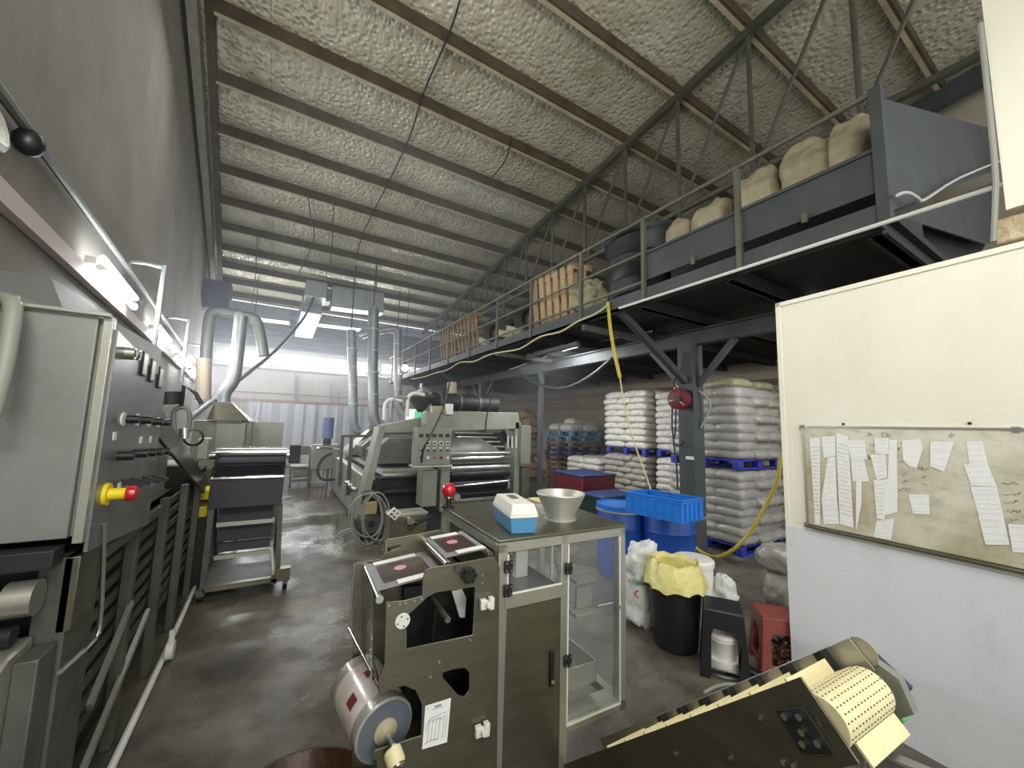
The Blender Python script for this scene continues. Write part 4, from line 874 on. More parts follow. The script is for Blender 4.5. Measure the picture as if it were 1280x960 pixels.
for q in (atY(320, 380, 14), atY(470, 368, 12.5), atY(440, 395, 14.2)): MB().cyl((q.x, q.y, q.z-.3), (q.x, q.y, RZ(q.y)), .012, 6).build('hanger_rod', M['cable_b'], od)
tag(MB().tube([atY(237, 524, 6), atY(290, 482, 7.5), atY(347, 436, 9.5), atY(380, 397, 11), atY(392, 372, 11.8)], .03, 8).build('conduit', M['pipe_g']), 'long grey conduit rising from the valves to the square duct box', 'pipe')
q0 = atY(275, 355, 13)
o = MB().box((q0.x-.45, 13, q0.z-.7), (q0.x+.25, 13.5, q0.z+.1)).build('roof_fan', M['louver'], bevel=.02); tag(o, 'blue-grey fan box in the far upper left corner', 'fan')
# ================================================================ BACK WALL PIPES
for (z, r_, m, lb_) in ((2.34, .05, 'orange', 'orange pipe running along the back wall'), (3.5, .06, 'pipe_g', 'grey pipe along the back wall just under the openings'), (2.62, .025, 'pipe_g', 'thin grey pipe above the orange pipe on the back wall')):
    tag(MB().tube([(-2.3 if z != 2.62 else -1.6, 16.35, z), (6.5, 16.35, z)], r_, 8, 0).build('wall_pipe', M[m]), lb_, 'pipe')
for (x, y0, y1) in ((369, 462, 545), (372, 470, 520), (413, 480, 505), (422, 490, 510)):
    a_, b_ = atY(x, y0, 16.44), atY(x, y1, 16.44); 
    tag(MB().tube([a_, b_], .035, 6, 0).build('cable_drop', M['cable_g']), {369: 'thick grey cable dropping down the back wall left of the ducts', 372: 'thin cable beside the thick drop on the back wall', 413: 'short upright pipe left of the middle ducts on the back wall', 422: 'short upright pipe close to the left middle duct'}[x], 'cable')
for k, (x, y0, y1) in enumerate(((300, 500, 520), (308, 488, 520), (317, 490, 522), (322, 496, 522))):
    tag(MB().tube([atY(x, y0, 15.5), atY(x-(4 if k % 2 else 0), y1, 15.5)], .012, 5, 0).build('thin_wire', M['cable_g']), 'thin wire hanging in front of the orange pipe at the back wall', 'wire', 'wires at the back wall')
ws = MB(); 
for i, (x0, x1) in enumerate(((-1.0, 1.2), (1.25, 3.2), (3.25, 5.0))):
    g = MB(); n_ = 24; vs = []
    for k in range(n_+1):
        x = x0+(x1-x0)*k/n_; y = 16.3+.04*math.sin(k*1.3)+.02*math.sin(k*2.9+i)
        vs += [(x, y, .05), (x, y, 2.28), (x, y+.01, .05), (x, y+.01, 2.28)]
    fs = []
    for k in range(n_): a4 = 4*k; fs += [(a4, a4+4, a4+5, a4+1), (a4+2, a4+3, a4+7, a4+6), (a4+1, a4+5, a4+7, a4+3), (a4, a4+2, a4+6, a4+4)]
    fs += [(0, 1, 3, 2), (4*n_, 4*n_+2, 4*n_+3, 4*n_+1)]
    tag(g.add(vs, fs).build('plastic_sheet', mat('pale_wall_sheet', (206, 208, 214), .55) if i == 0 else bpy.data.materials['pale_wall_sheet']), ['left', 'middle', 'right'][i]+' pale plastic sheet hung on the back wall under the orange pipe', 'sheet', 'sheets on the back wall')
# trolley, curtain cabinet
tl = thing('wheeled_trolley', 'small grey wheeled trolley on the floor by the back wall', 'trolley', atZ(372, 609))
c_ = atZ(362, 609); d_ = atZ(387, 609); Yt = c_.y
h_ = atY(362, 583, Yt).z
for (x, y) in ((c_.x, Yt), (d_.x, Yt), (c_.x, Yt+.5), (d_.x, Yt+.5)): MB().bar((x, y, .08), (x, y, h_), .04).build('post', M['steel_dk'], tl)
for z in (.14, .25, h_): MB().box((c_.x-.02, Yt-.02, z-.03), (d_.x+.02, Yt+.52, z)).build('shelf', M['machine_grey'], tl)
MB().box((c_.x+.05, Yt+.02, .25), (d_.x-.05, Yt+.45, h_-.08)).build('bin', M['steel'], tl, bevel=.02)
for (x, y) in ((c_.x, Yt), (d_.x, Yt)): MB().cyl((x-.02, y, .05), (x+.02, y, .05), .05, 12).build('wheel', M['black'], tl)
cc = thing('covered_rack', 'rack covered with a pale folded sheet beside the trolley', 'rack', atZ(398, 606))
c_ = atZ(384, 607); d_ = atZ(409, 606); Yt = c_.y; h_ = atY(390, 559, Yt).z
g = MB(); n_ = 20; vs = []
for k in range(n_+1):
    x = c_.x+(d_.x-c_.x)*k/n_; y = Yt+.03*math.sin(k*1.7); vs += [(x, y, .1), (x, y-.0, h_), (x, y+.5, .1), (x, y+.5, h_)]
fs = []
for k in range(n_): a4 = 4*k; fs += [(a4, a4+4, a4+5, a4+1), (a4+2, a4+3, a4+7, a4+6), (a4+1, a4+5, a4+7, a4+3), (a4, a4+2, a4+6, a4+4)]
fs += [(0, 1, 3, 2), (4*n_, 4*n_+2, 4*n_+3, 4*n_+1)]
g.add(vs, fs).build('sheet', M['bag_white'] if 0 else M['white_pl'], cc)
for x in (c_.x, d_.x): MB().bar((x, Yt, 0), (x, Yt, h_+.02), .04).build('post', M['steel'], cc)
MB().box((c_.x-.25, Yt+.05, h_-.2), (c_.x-.02, Yt+.2, h_+.03)).build('motor_box', M['steel_dk'], cc)
# ================================================================ WIDE GREY MACHINE IN THE MIDDLE
wm = thing('wide_roller_machine', 'wide grey roller machine with portal frame and push-button box in the middle of the hall', 'machine', (2.6, 7.5, 0))
YF = 6.1
def YQ(x, y, Y=YF): return atY(x, y, Y)
MB().plate([YQ(476, 532), YQ(550, 518), YQ(576, 514), YQ(648, 516), YQ(650, 536), YQ(570, 538), YQ(520, 540), YQ(478, 541)], (0, .3, 0)).build('portal_beam', M['machine_grey'], wm, bevel=.004)
a_, b_ = atX(478, 534, 1.42), atX(452, 628, 1.3)
lg = MB().plate([YQ(474, 534), YQ(482, 534), YQ(460, 630), YQ(450, 630)], (0, .35, 0)); lg.build('inclined_leg', M['machine_grey'], wm, bevel=.004)
def qb(x0, y0, x1, y1, Y, dep, nm, m, par=None, bevel=.004):
    a = atY(x0, y1, Y); b = atY(x1, y0, Y); return MB().box((a.x, Y, a.z), (b.x, Y+dep, b.z)).build(nm, M[m], par or wm, bevel=bevel)
qb(641, 528, 651, 655, YF, .35, 'right_column', 'machine_grey'); qb(651, 532, 664, 580, YF-.1, .3, 'side_box', 'machine_grey'); qb(652, 585, 662, 640, YF-.1, .25, 'side_post', 'steel_dk')
qb(527, 587, 547, 634, 5.75, .3, 'front_pedestal', 'machine_grey'); 
p = YQ(537, 610, 5.75); MB().box((2.1, 6.06, 0), (2.45, 6.3, 1.0)).build('pedestal_core', M['machine_dark'], wm)
qb(549, 583, 563, 640, 5.9, .3, 'pedestal', 'machine_grey')
qb(532, 516, 550, 536, 5.75, .25, 'top_box', 'machine_grey')
cb = qb(518, 535, 565, 582, 5.6, .18, 'control_box', 'machine_grey', bevel=.008)
qb(516, 581, 566, 585, 5.56, .22, 'control_box_lip', 'steel_lt')
cbY = 5.6
def btn(x, y, r, m, nm, ln=.015):
    c_ = atY(x, y, cbY); return MB().cyl(c_, c_-V((0, ln, 0)), r, 14).build(nm, M[m], cb)
for k in range(4):
    x = 535+k*8.2
    o = btn(x, 554, .032, 'pad_white', 'dial_ring'); c_ = atY(x, 554, cbY-.015); MB().cyl(c_, c_-V((0, .02, 0)), .017, 12).build('dial_knob', M['black'], o)
for k in range(5):
    x = 526.5+k*8.2
    c_ = atY(x, 544.5, cbY); MB().box((c_.x-.032, cbY-.006, c_.z-.024), (c_.x+.032, cbY, c_.z+.024)).build('meter', M['machine_dark'], cb)
    btn(x, 563, .014, 'black', 'switch', .03); btn(x, 572, .02, ['black', 'white_pl', 'red', 'black', 'white_pl'][k], 'push_button', .02)
    if k: c_ = atY(x, 560, cbY); MB().box((c_.x-.02, cbY-.003, c_.z-.006), (c_.x+.02, cbY, c_.z+.006)).build('button_label', M['paper'], cb)
# rollers in the front opening
for (y, r_, m) in ((568, .018, 'steel_lt'), (574, .03, 'chrome'), (580, .022, 'steel_dk'), (586, .035, 'steel_lt'), (594, .05, 'machine_dark'), (606, .055, 'dark_belt'), (618, .03, 'black'), (627, .05, 'steel_dk')):
    a, b = atY(566, y, 6.05), atY(640, y-2, 6.05); z = (a.z+b.z)/2; MB().cyl((a.x, 6.15, z), (b.x, 6.15, z), r_, 16).build('roller', M[m], wm)
a, b = atY(566, 608, 5.85), atY(636, 601, 5.85); MB().cyl(a, b, .014, 10).build('tension_rod', M['chrome'], wm); MB().cyl(b-V((0,0,.12)), b+V((0, 0, .03)), .02, 10).build('rod_bracket', M['steel_lt'], wm)
qb(566, 598, 642, 650, 6.4, .05, 'front_dark_plate', 'machine_dark')
dm = thing('roller_drive', 'small drive motor beside the beacon lamp on the wide machine', 'motor', atY(572, 622, 5.7)); c_ = atY(571, 622, 5.7)
MB().cyl(c_, c_+V((.0, .2, 0)), .07, 16).build('motor_body', M['steel_dk'], dm); MB().cyl(c_-V((0, .02, 0)), c_, .05, 16).build('motor_cover', M['steel_lt'], dm)
# interior lattice and reflecting bars seen through the portal
for i in range(6):
    a, b = atY(578+i*2, 568-0*i, 7.0+i*.2), atY(636, 566, 7.0+i*.2)
    MB().cyl((a.x, 7.0+i*.4, 1.15+i*.085), (b.x, 7.0+i*.4, 1.15+i*.085), .022, 8).build('heating_bar', M['steel_lt'], wm)
qb(567, 541, 641, 566, 9.6, .05, 'rear_dark_wall', 'machine_dark')
for x in (650, 645, 655): a, b = YQ(x-10, 545, 5.98), YQ(x-10, 560, 5.98); MB().cyl(a, b, .02, 8).build('air_cylinder', M['steel_lt'], wm)
MB().tube([YQ(628, 540, 6.3), YQ(640, 560, 6.3), YQ(645, 575, 6.2)], .05, 8).build('dark_hose', M['rubber'], wm)
# bed running back, side panels, belts, dark hoods
XS, XR = 1.22, 4.1
for i in range(5):
    y0 = 6.5+i*.88; MB().add([(XS, y0, .06), (XS, y0+.84, .06), (XS, y0+.84, .78), (XS, y0, .78), (XS+.05, y0+.08, .06), (XS+.05, y0+.76, .06), (XS+.05, y0+.76, .78), (XS+.05, y0+.08, .78)],
        [(0,1,2,3),(7,6,5,4),(0,4,5,1),(1,5,6,2),(2,6,7,3),(3,7,4,0)]).build('side_panel', M['machine_grey'], wm, bevel=.01)
MB().box((XS+.05, 6.5, .05), (XR, 11, .80)).build('bed_body', M['machine_dark'], wm)
MB().box((XS-.01, 6.45, .78), (XS+.16, 11, .84)).build('bed_rail', M['steel_lt'], wm, bevel=.006)
MB().box((XS+.3, 6.6, .82), (XR-.2, 10.8, .90)).build('belt', mat('pale_worn_belt', (168, 168, 162), .5), wm, bevel=.01)
MB().cyl((XS+.25, 6.4, .86), (XR-.15, 6.4, .86), .06, 20).build('front_roller', M['steel_lt'], wm)
MB().cyl((XS+.25, 6.35, .6), (XR-.15, 6.35, .6), .05, 16).build('lower_roller', M['machine_dark'], wm)
for i, y in enumerate((6.9, 8.1)):
    MB().add([(1.45, y, 1.0), (3.9, y, 1.0), (3.9, y+.9, 1.0), (1.45, y+.9, 1.0), (1.45, y+.05, 1.2), (3.9, y+.05, 1.2), (3.9, y+.85, 1.2), (1.45, y+.85, 1.2), (1.75, y+.3, 1.42), (3.6, y+.3, 1.42), (3.6, y+.6, 1.42), (1.75, y+.6, 1.42)],
        [(0,3,2,1),(0,1,5,4),(1,2,6,5),(2,3,7,6),(3,0,4,7),(4,5,9,8),(5,6,10,9),(6,7,11,10),(7,4,8,11),(8,9,10,11)]).build('dark_hood', M['steel_dk'], wm, bevel=.005)
MB().add([(1.35, 9.3, .95), (3.8, 9.3, .95), (3.8, 10.6, .95), (1.35, 10.6, .95), (1.9, 9.8, 1.5), (3.3, 9.8, 1.5), (3.3, 10.2, 1.5), (1.9, 10.2, 1.5)],
        [(0,3,2,1),(4,5,6,7),(0,1,5,4),(1,2,6,5),(2,3,7,6),(3,0,4,7)]).build('rear_hood', M['steel'], wm)
for i in range(4): MB().bar((1.5, 8.95+.08*i, 1.0+.02*i), (2.2, 9.1+.08*i, 1.02+.02*i), .05, .02).build('white_slat', M['white_pl'], wm)
for (x, y) in ((1.18, 8.9), (1.18, 7.75)): MB().bar((x, y, .35), (x, y, 1.4), .06).build('side_post', M['steel_dk'], wm)
MB().tube([(1.18, 8.9, 1.38), (2.6, 8.9, 1.4)], .025, 8, 0).build('cross_tube', M['steel_dk'], wm)
MB().tube([(1.15, 10.4, .9), (.95, 10.2, .8), (.85, 10.1, .55), (.95, 10.0, .35), (1.2, 9.9, .35)], .03, 8).build('looped_hose', M['rubber'], wm)
for i in range(5): MB().ball((1.13, 6.7+.18*i, .62-.03*(i % 2)), .06, 1, 1, .8, 10, 6).build('side_fitting', M[['steel_lt', 'black', 'steel_lt', 'machine_dark', 'chrome'][i]], wm)
tm = thing('blue_top_motor', 'blue and white tall unit at the far left end of the wide machine', 'motor', atY(409, 560, 10.6))
a, b = atY(409, 548, 10.6), atY(411, 522, 10.6)
MB().cyl(a, b, .13, 14).build('blue_body', mat('dusty_blue_paint', (96, 116, 158), .5), tm); MB().cyl(a-V((0, 0, .15)), a, .09, 12).build('neck', M['black'], tm)
MB().box((a.x-.3, 10.5, a.z-.75), (a.x+.3, 10.9, a.z-.15)).build('gear_case', M['machine_grey'], tm, bevel=.02)
MB().tube([a+V((-.3, -.05, -.3)), a+V((-.1, -.1, -.2)), a+V((.3, -.1, -.25))], .04, 8).build('pipe', M['chrome'], tm)
# things on top of the portal
for (x0, y0, x1, y1, m) in ((480, 525, 484, 508, 'pipe_w'), (488, 524, 492, 505, 'zinc'), (509, 521, 512, 500, 'pipe_w')):
    a, b = atY(x0, y0, 6.25), atY(x0+1, y1, 6.25); c_ = b+V((.12, 0, .12)); o = MB().tube([a, b, b+V((.03, 0, .08)), c_, c_+V((.15, 0, -.02))], .03, 8).build('bent_pipe', M[m])
    tag(o, {480: 'white bent pipe standing on the left end of the portal beam', 488: 'galvanised short pipe beside the white bent pipe on the portal', 509: 'tall white hooked pipe on the portal beam'}[x0], 'pipe')
hp_ = thing('hopper', 'dark round hopper with a pale lid above the portal of the wide machine', 'hopper', atY(527, 512, 6.8)); c_ = atY(526, 500, 6.8)
MB().lathe([(.04, -.22), (.06, -.2), (.24, .02), (.26, .05), (.2, .10), (.001, .12)], c_, n=20).build('cone', M['steel_dk'], hp_); MB().ball(c_+V((0, 0, .16)), .07, 1, 1, .9, 12, 8).build('top_ball', M['zinc'], hp_); MB().cyl(c_+V((0, 0, .1)), c_+V((0, 0, .3)), .03, 8).build('spindle', M['zinc'], hp_)
MB().cyl(c_+V((.2, .1, .0)), c_+V((1.6, .1, .0)), .17, 16).build('dark_drum', M['machine_dark'], hp_)
for k in range(3): MB().cyl(c_+V((.35+.4*k, .1, 0)), c_+V((.40+.4*k, .1, 0)), .18, 16).build('drum_band', M['steel_dk'], hp_)
o = MB().cyl(atY(565, 478, 6.6), atY(565, 492, 6.6), .09, 14).build('pipe_stub', M['sack_tan']); tag(o, 'short pale pipe stub hanging under the mezzanine above the portal', 'pipe')
tag(MB().box(V(atY(558, 518, 6.0)), V(atY(567, 505, 6.0))+V((0, .12, 0))).build('junction_box', M['white_pl'], bevel=.008), 'white junction box on top of the portal beam', 'junction box')
tag(MB().box(V(atY(540, 516, 6.05)), V(atY(556, 508, 6.05))+V((0, .12, 0))).build('relay_box', M['sack_tan'], bevel=.008), 'beige relay box on the portal beam left of the white box', 'box')
tag(MB().box(V(atY(508, 528, 12.5)), V(atY(528, 512, 12.5))+V((0, .1, 0))).build('wall_panel_light', mat('backlit_green_white_panel', (222, 240, 226), .5, emit=1.2)), 'pale lit panel seen behind the portal beam', 'panel')
tag(MB().box(V(atY(518, 526, 12.4)), V(atY(533, 514, 12.4))+V((0, .05, 0))).build('lit_sign', mat('green_backlit_panel', (96, 216, 160), .5, emit=.8)), 'green lit panel seen behind the portal beam', 'panel')
tag(MB().tube([atY(562, 478, 5.3), atY(556, 505, 5.3), atY(549, 522, 5.3), atY(536, 548, 5.3), atY(529, 562, 5.35), atY(527, 578, 5.5)], .014, 6).build('cable', M['cable_b']), 'black cable hanging across the left side of the push-button box', 'cable')
tag(MB().tube([atY(617, 485, 5.9), atY(612, 505, 5.95), atY(608, 524, 6.0), atY(607, 538, 6.05)], .012, 6).build('cable', M['cable_b']), 'dark cable hanging over the right half of the portal beam', 'cable')
bl = thing('bulb_lamp', 'bright bare lamp hanging beyond the far end of the mezzanine railing', 'lamp', atY(506, 460, 12.5))
q = atY(506, 460, 12.5); MB().ball(q, .10, 1, 1, 1.1, 16, 10).build('glowing_bulb', mat('lamp_glow', (255, 246, 232), .4, emit=22), bl); MB().cyl(q+V((0, 0, .1)), q+V((0, 0, .2)), .05, 12).build('socket', M['black'], bl); MB().cyl(q+V((0, 0, .2)), (q.x, q.y, RZ(q.y)), .01, 6).build('wire', M['cable_b'], bl)
# coiled cable and the pump behind it
ck = thing('coiled_cable', 'loosely coiled grey cable hanging on the machine leg over a dark pump', 'cable', atZ(462, 684))
cY = 5.75
def cp_(x, y, d=0): return atY(x, y, cY+d)
for i, (dx, sx_, sy_, dd) in enumerate(((0, 24, 34, 0), (-3, 19, 31, .03), (4, 15, 33, .05), (-6, 21, 27, .02), (8, 17, 30, -.02), (2, 12, 28, .06))):
    pts = []
    for k in range(21):
        t_ = 2*math.pi*k/20; pts.append(cp_(463+dx+sx_*math.sin(t_), 617+sy_-sy_*math.cos(t_)*1.0+2*math.sin(2*t_+i), dd))
    MB().tube(pts, .011, 6, 2).build('loop', M['cable_g'], ck)
MB().tube([cp_(444, 661), cp_(430, 668), cp_(419, 673), cp_(425, 666), cp_(440, 660)], .011, 6, 2).build('cable_end', M['cable_g'], ck)
pm = thing('pump', 'dark pump with a beige cover behind the coiled cable', 'pump', atZ(464, 676))
c_ = cp_(464, 655, .25); MB().cyl(c_, c_+V((0, .3, 0)), .16, 20).build('pump_body', M['machine_dark'], pm)
MB().lathe([(.05, -.02), (.13, -.02), (.15, 0)], c_, (0, 1, 0), 18).build('fan_cover', M['steel_dk'], pm)
a, b = cp_(456, 644, .2), cp_(472, 627, .2); MB().box((a.x, a.y, a.z), (b.x, a.y+.12, b.z)).build('beige_cover', M['wood_lt'], pm, bevel=.012)
MB().box((c_.x-.14, c_.y, 0), (c_.x+.14, c_.y+.3, .12)).build('pump_foot', M['machine_dark'], pm)
a, b = cp_(454, 625, .22), cp_(474, 614, .22); MB().box((a.x, a.y, a.z), (b.x, a.y+.14, b.z)).build('terminal_box', M['black'], pm, bevel=.01)
# grey box with the square socket plate
gb = thing('low_steel_box', 'low stainless box with pipe fittings on the floor behind the film feeder', 'box', atZ(515, 690))
gY = 4.6
a, b = atY(487, 674, gY), atY(534, 642, gY); MB().box((a.x, gY, 0), (b.x, gY+.3, b.z)).build('box_body', M['steel'], gb, bevel=.01)
a, b = atY(490, 645, gY), atY(536, 640, gY); MB().box((a.x, gY+.02, b.z-.03), (b.x, gY+.3, b.z)).build('box_lid', M['steel_lt'], gb, bevel=.004)
c_ = atY(511, 650, gY); MB().cyl(c_-V((0, .06, 0)), c_, .04, 14).build('fitting', M['chrome'], gb); MB().tube([c_, c_+V((.06, -.06, -.03)), atY(519, 655, gY-.08)], .022, 8).build('elbow', M['chrome'], gb)
MB().tube([atY(512, 663, gY-.05), atY(520, 655, gY-.06), atY(530, 650, gY-.03), atY(540, 645, gY)], .016, 8).build('black_cable', M['cable_b'], gb)
q = [atY(493, 634, gY-.1), atY(502, 641, gY-.1), atY(494, 651, gY-.1), atY(484, 643, gY-.1)]
so = MB().plate(q, (0, .02, 0)).build('socket_plate', M['white_pl'], bevel=.002); tag(so, 'tilted white square plate with four black marks by the steel box', 'socket plate')
s_ = MB()
for (u, v, l) in ((.25, .3, .1), (.7, .28, .1)): c_ = quad_uv(q, u, v); s_.cyl(c_-V((0, .001, 0)), c_-V((0, .004, 0)), .011, 10)
for (u, v) in ((.3, .72), (.7, .75)):
    c_ = quad_uv(q, u, v); dd = (q[1]-q[0]).normalized(); s_.bar(c_-dd*.016-V((0, .002, 0)), c_+dd*.016-V((0, .002, 0)), .012, .016)
s_.build('sockets', M['black'], so)
# ================================================================ ON THE MEZZANINE
ZM = 3.36
def onM(x, y, X): 
    q = atX(x, y, X); return q
wt = thing('water_tank', 'big black round water tank on the mezzanine behind the railing', 'tank', (4.4, 3.62, ZM))
c_ = V((4.25, 3.52, ZM))
MB().lathe([(.001, 0), (.5, 0), (.52, .05), (.52, .3), (.535, .32), (.52, .34), (.52, .62), (.535, .64), (.52, .66), (.55, .92), (.57, .95), (.57, 1.0), (.42, 1.06), (.3, 1.07), (.001, 1.07)], c_, n=40).build('tank_body', M['tank'], wt)
MB().lathe([(.25, 1.06), (.25, 1.11), (.001, 1.12)], c_, n=30).build('tank_lid', M['tank'], wt)
def pallet_proto(name, m, label, planks=7, w=1.15, d=1.05, h=.14, plastic=False, gap=.008):
    t = thing(name, label, 'pallet')
    for k in range(planks):
        x0 = -w/2+k*(w-.0)/planks; MB().box((x0+gap, -d/2, h-.022), (x0+w/planks-gap, d/2, h)).build('deck_board', M[m], t)
    for y in (-d/2, -.05, d/2-.1):
        for x in (-w/2, -.06, w/2-.12): MB().box((x, y, .02), (x+.12, y+.1, h-.022)).build('block', M[m], t, bevel=.008 if plastic else 0)
        MB().box((-w/2, y, 0), (w/2, y+.1, .02)).build('runner', M[m], t)
    return t
def place(o, loc, rz=0, rx=0, ry=0, label=None, group=None, used=set()):
    if o.name not in used:
        used.add(o.name); dup(o, (0, 0, -50)) if 0 else None
        if o.name not in KIDS: KIDS[o.name] = [(c, list(c.children)) for c in o.children]
        o.location = loc; o.rotation_euler = (rx, ry, rz)
        if label: o['label'] = label
        if group: o['group'] = group
        return o
    return dup(o, loc, rz, label, group, None, rx, ry)
wp = pallet_proto('wooden_pallet', 'wood_lt', 'pale new wooden pallet standing upright against the railing of the mezzanine', 6, 1.0, .9, gap=.03)
a_, b_ = atX(682, 398, 3.9), atX(706, 330, 3.9)
place(wp, (3.85, 5.0, ZM+.47), R(90), R(-84), 0); wp.rotation_euler = (R(96), 0, R(-82))
place(wp, (4.05, 4.95, ZM+.47), label='second pale pallet leaning behind the upright one on the mezzanine'); list(COL.objects)
w2 = [o for o in bpy.data.objects if o.name.startswith('wooden_pallet.') and o.get('label', '').startswith('second')][0]; w2.rotation_euler = (R(97), 0, R(-79))
wd = pallet_proto('wooden_pallet', 'wood', 'weathered grey pallet leaning on the far part of the mezzanine', 6, 1.1, 1.0, gap=.04)
wd.location = (3.95, 8.6, ZM+.50); wd.rotation_euler = (R(98), 0, R(-85)); place(wd, wd.location[:], 0)
wd.rotation_euler = (R(98), 0, R(-85))
w3 = dup(wd, (3.95, 9.9, ZM+.5), 0, 'second weathered pallet at the far end of the mezzanine railing'); w3.rotation_euler = (R(96), 0, R(-88))
def tyre(loc, rot, label):
    t = thing('tyre', label, 'tyre', (0, 0, 0), 'old tyres on the mezzanine')
    MB().lathe([(.17, -.07), (.2, -.09), (.3, -.1), (.35, -.08), (.365, -.04), (.365, .04), (.35, .08), (.3, .1), (.2, .09), (.17, .07), (.17, -.07)], (0, 0, 0), (0, 0, 1), 32).build('tread', M['tyre'], t)
    MB().lathe([(.17, -.03), (.06, -.01), (.05, .03), (.001, .03)], (0, 0, 0), n=24).build('rim', M['steel_dk'], t)
    t.location = loc; t.rotation_euler = rot; return t
tyre((3.95, 5.95, ZM+.38), (R(90), 0, R(-60)), 'big upright tyre on the mezzanine beside the pale pallets')
tyre((4.15, 6.7, ZM+.38), (R(90), 0, R(-50)), 'darker tyre standing behind the biggest tyre')
tyre((3.95, 7.35, ZM+.36), (R(90), 0, R(-80)), 'tyre at the left end of the row on the mezzanine')
for i, (y, l, rz) in enumerate(((6.65, .85, 12), (6.3, .7, 14), (7.6, .6, -5))):
    o = MB().bar((3.75, y-l/2, ZM+.06), (3.85, y+l/2, ZM+.3), .1, .14).build('foam_block', M['sack_tan'], bevel=.02); tag(o, ['pale foam block lying at an angle under the tyres', 'short pale foam block nearer the upright tyre', 'pale block left of the tyres by the weathered pallet'][i], 'block')
def lumpbag(name, c, r, s, m, label, cat, seed, lump=.25, pw=.75, n=44, mm=28, crease=.6):
    o = MB().ball(c, r, s[0], s[1], s[2], n, mm, lump*r, seed, pw, crease).build(name, M[m], sharp=180); return tag(o, label, cat)
lumpbag('bundle_bag', (4.0, 4.33, ZM+.30), .33, (.9, 1.0, .85), 'sack_green', 'pale green-white bundle beside the black tank on the mezzanine', 'bag', 3, .4)
lumpbag('bundle_bag', (4.3, 4.75, ZM+.2), .22, (.6, .9, .8), 'bag_white', 'small whitish bundle behind the pale upright pallet', 'bag', 5, .4)
o = MB().obox((4.3, 1.9, ZM+.55), (.5, .05, .0), (.0, .95, 0), (.0, 0, .06)).build('cardboard', M['card'], bevel=.005); tag(o, 'flat brown cardboard sheet sticking out beside the black tank', 'cardboard')
HP = [((862, 286), 'small pale covered heap next to the flat cardboard behind the kick panel'), ((905, 262), 'second pale covered heap from the cardboard behind the kick panel'),
      ((960, 225), 'third pale covered heap behind the middle of the kick panel'), ((1020, 190), 'fourth, tall pale covered heap behind the kick panel'), ((1075, 165), 'tallest pale covered heap next to the corner post')]
tag(MB().box((4.02, .95, ZM), (4.88, 2.95, ZM+.44)).build('gap_dark_box', M['machine_dark']), 'added dark box darkening the gap under the pale covered heaps', 'platform')  # dark box added so the gap below the kick panel reads dark
for i, ((x, y), lb_) in enumerate(HP):
    q = atX(x, y, 4.45); h_ = q.z-ZM
    lumpbag('covered_sack', (4.45, q.y, ZM+.44+(h_-.44)/2), .5, (.8, .46 if i < 4 else .36, h_-.44+.04), 'sack_tan', lb_, 'sack', 11+i, .12, .55)
# ================================================================ HOSE REEL ON THE THICK POST
hr = thing('hose_reel', 'dark red hose reel on the thick steel post', 'hose reel', atX(850, 498, 4.9))
c_ = atX(849, 499, 4.85)
ax_ = V((-1, -.25, 0)).normalized()
MB().lathe([(.001, -.06), (.12, -.06), (.15, -.05), (.15, .05), (.12, .06), (.001, .06)], c_, ax_, 28).build('drum', M['red_reel'], hr)
MB().lathe([(.04, .06), (.05, .09), (.001, .09)], c_, ax_, 16).build('hub', M['black'], hr)
for k in range(3): 
    t_ = k*2.1; d_ = ax_.orthogonal().normalized(); e_ = ax_.cross(d_); MB().bar(c_+ax_*.065, c_+ax_*.065+(d_*math.cos(t_)+e_*math.sin(t_))*.14, .02, .01).build('spoke', M['red'], hr)
MB().box(c_+V((.05, -.04, -.1)), c_+V((.15, .04, .14))).build('bracket', M['black'], hr)
MB().tube([atX(841, 500, 4.8), atX(840, 530, 4.8), atX(843, 560, 4.8), atX(846, 585, 4.8), atX(847, 612, 4.8)], .012, 6).build('hose_end', M['cable_b'], hr)
MB().tube([atX(845, 512, 4.82), atX(844, 540, 4.82), atX(842, 553, 4.82), atX(850, 557, 4.82), atX(855, 552, 4.82)], .012, 6).build('hose_loop', M['cable_b'], hr)
tag(MB().tube([atX(856, 440, 4.95), atX(852, 460, 4.95), atX(842, 478, 4.95), atX(848, 488, 4.9)], .012, 6).build('cable', M['cable_b']), 'black cable looping from the beam down to the hose reel', 'cable')
tag(MB().tube([atX(874, 489, 5.1), atX(886, 500, 5.15), atX(887, 512, 5.15), atX(876, 535, 5.1)], .014, 6).build('cable', M['cable_g']), 'grey cable loop on the right of the thick post', 'cable')
tag(MB().box(atX(857, 570, 4.96), V(atX(867, 575, 4.96))+V((.01, 0, 0))).build('sticker', M['white_pl']), 'small pale sticker on the thick post', 'sticker')
tag(MB().tube([atX(975, 570, 4.6), atX(972, 600, 4.55), atX(958, 630, 4.5), atX(938, 665, 4.4), atX(918, 686, 4.3), atX(897, 696, 4.25), atX(880, 692, 4.3), atX(868, 683, 4.4)], .02, 8).build('hose', M['hose_y']), 'yellow hose hanging in a long curve before the wrapped sacks', 'hose')
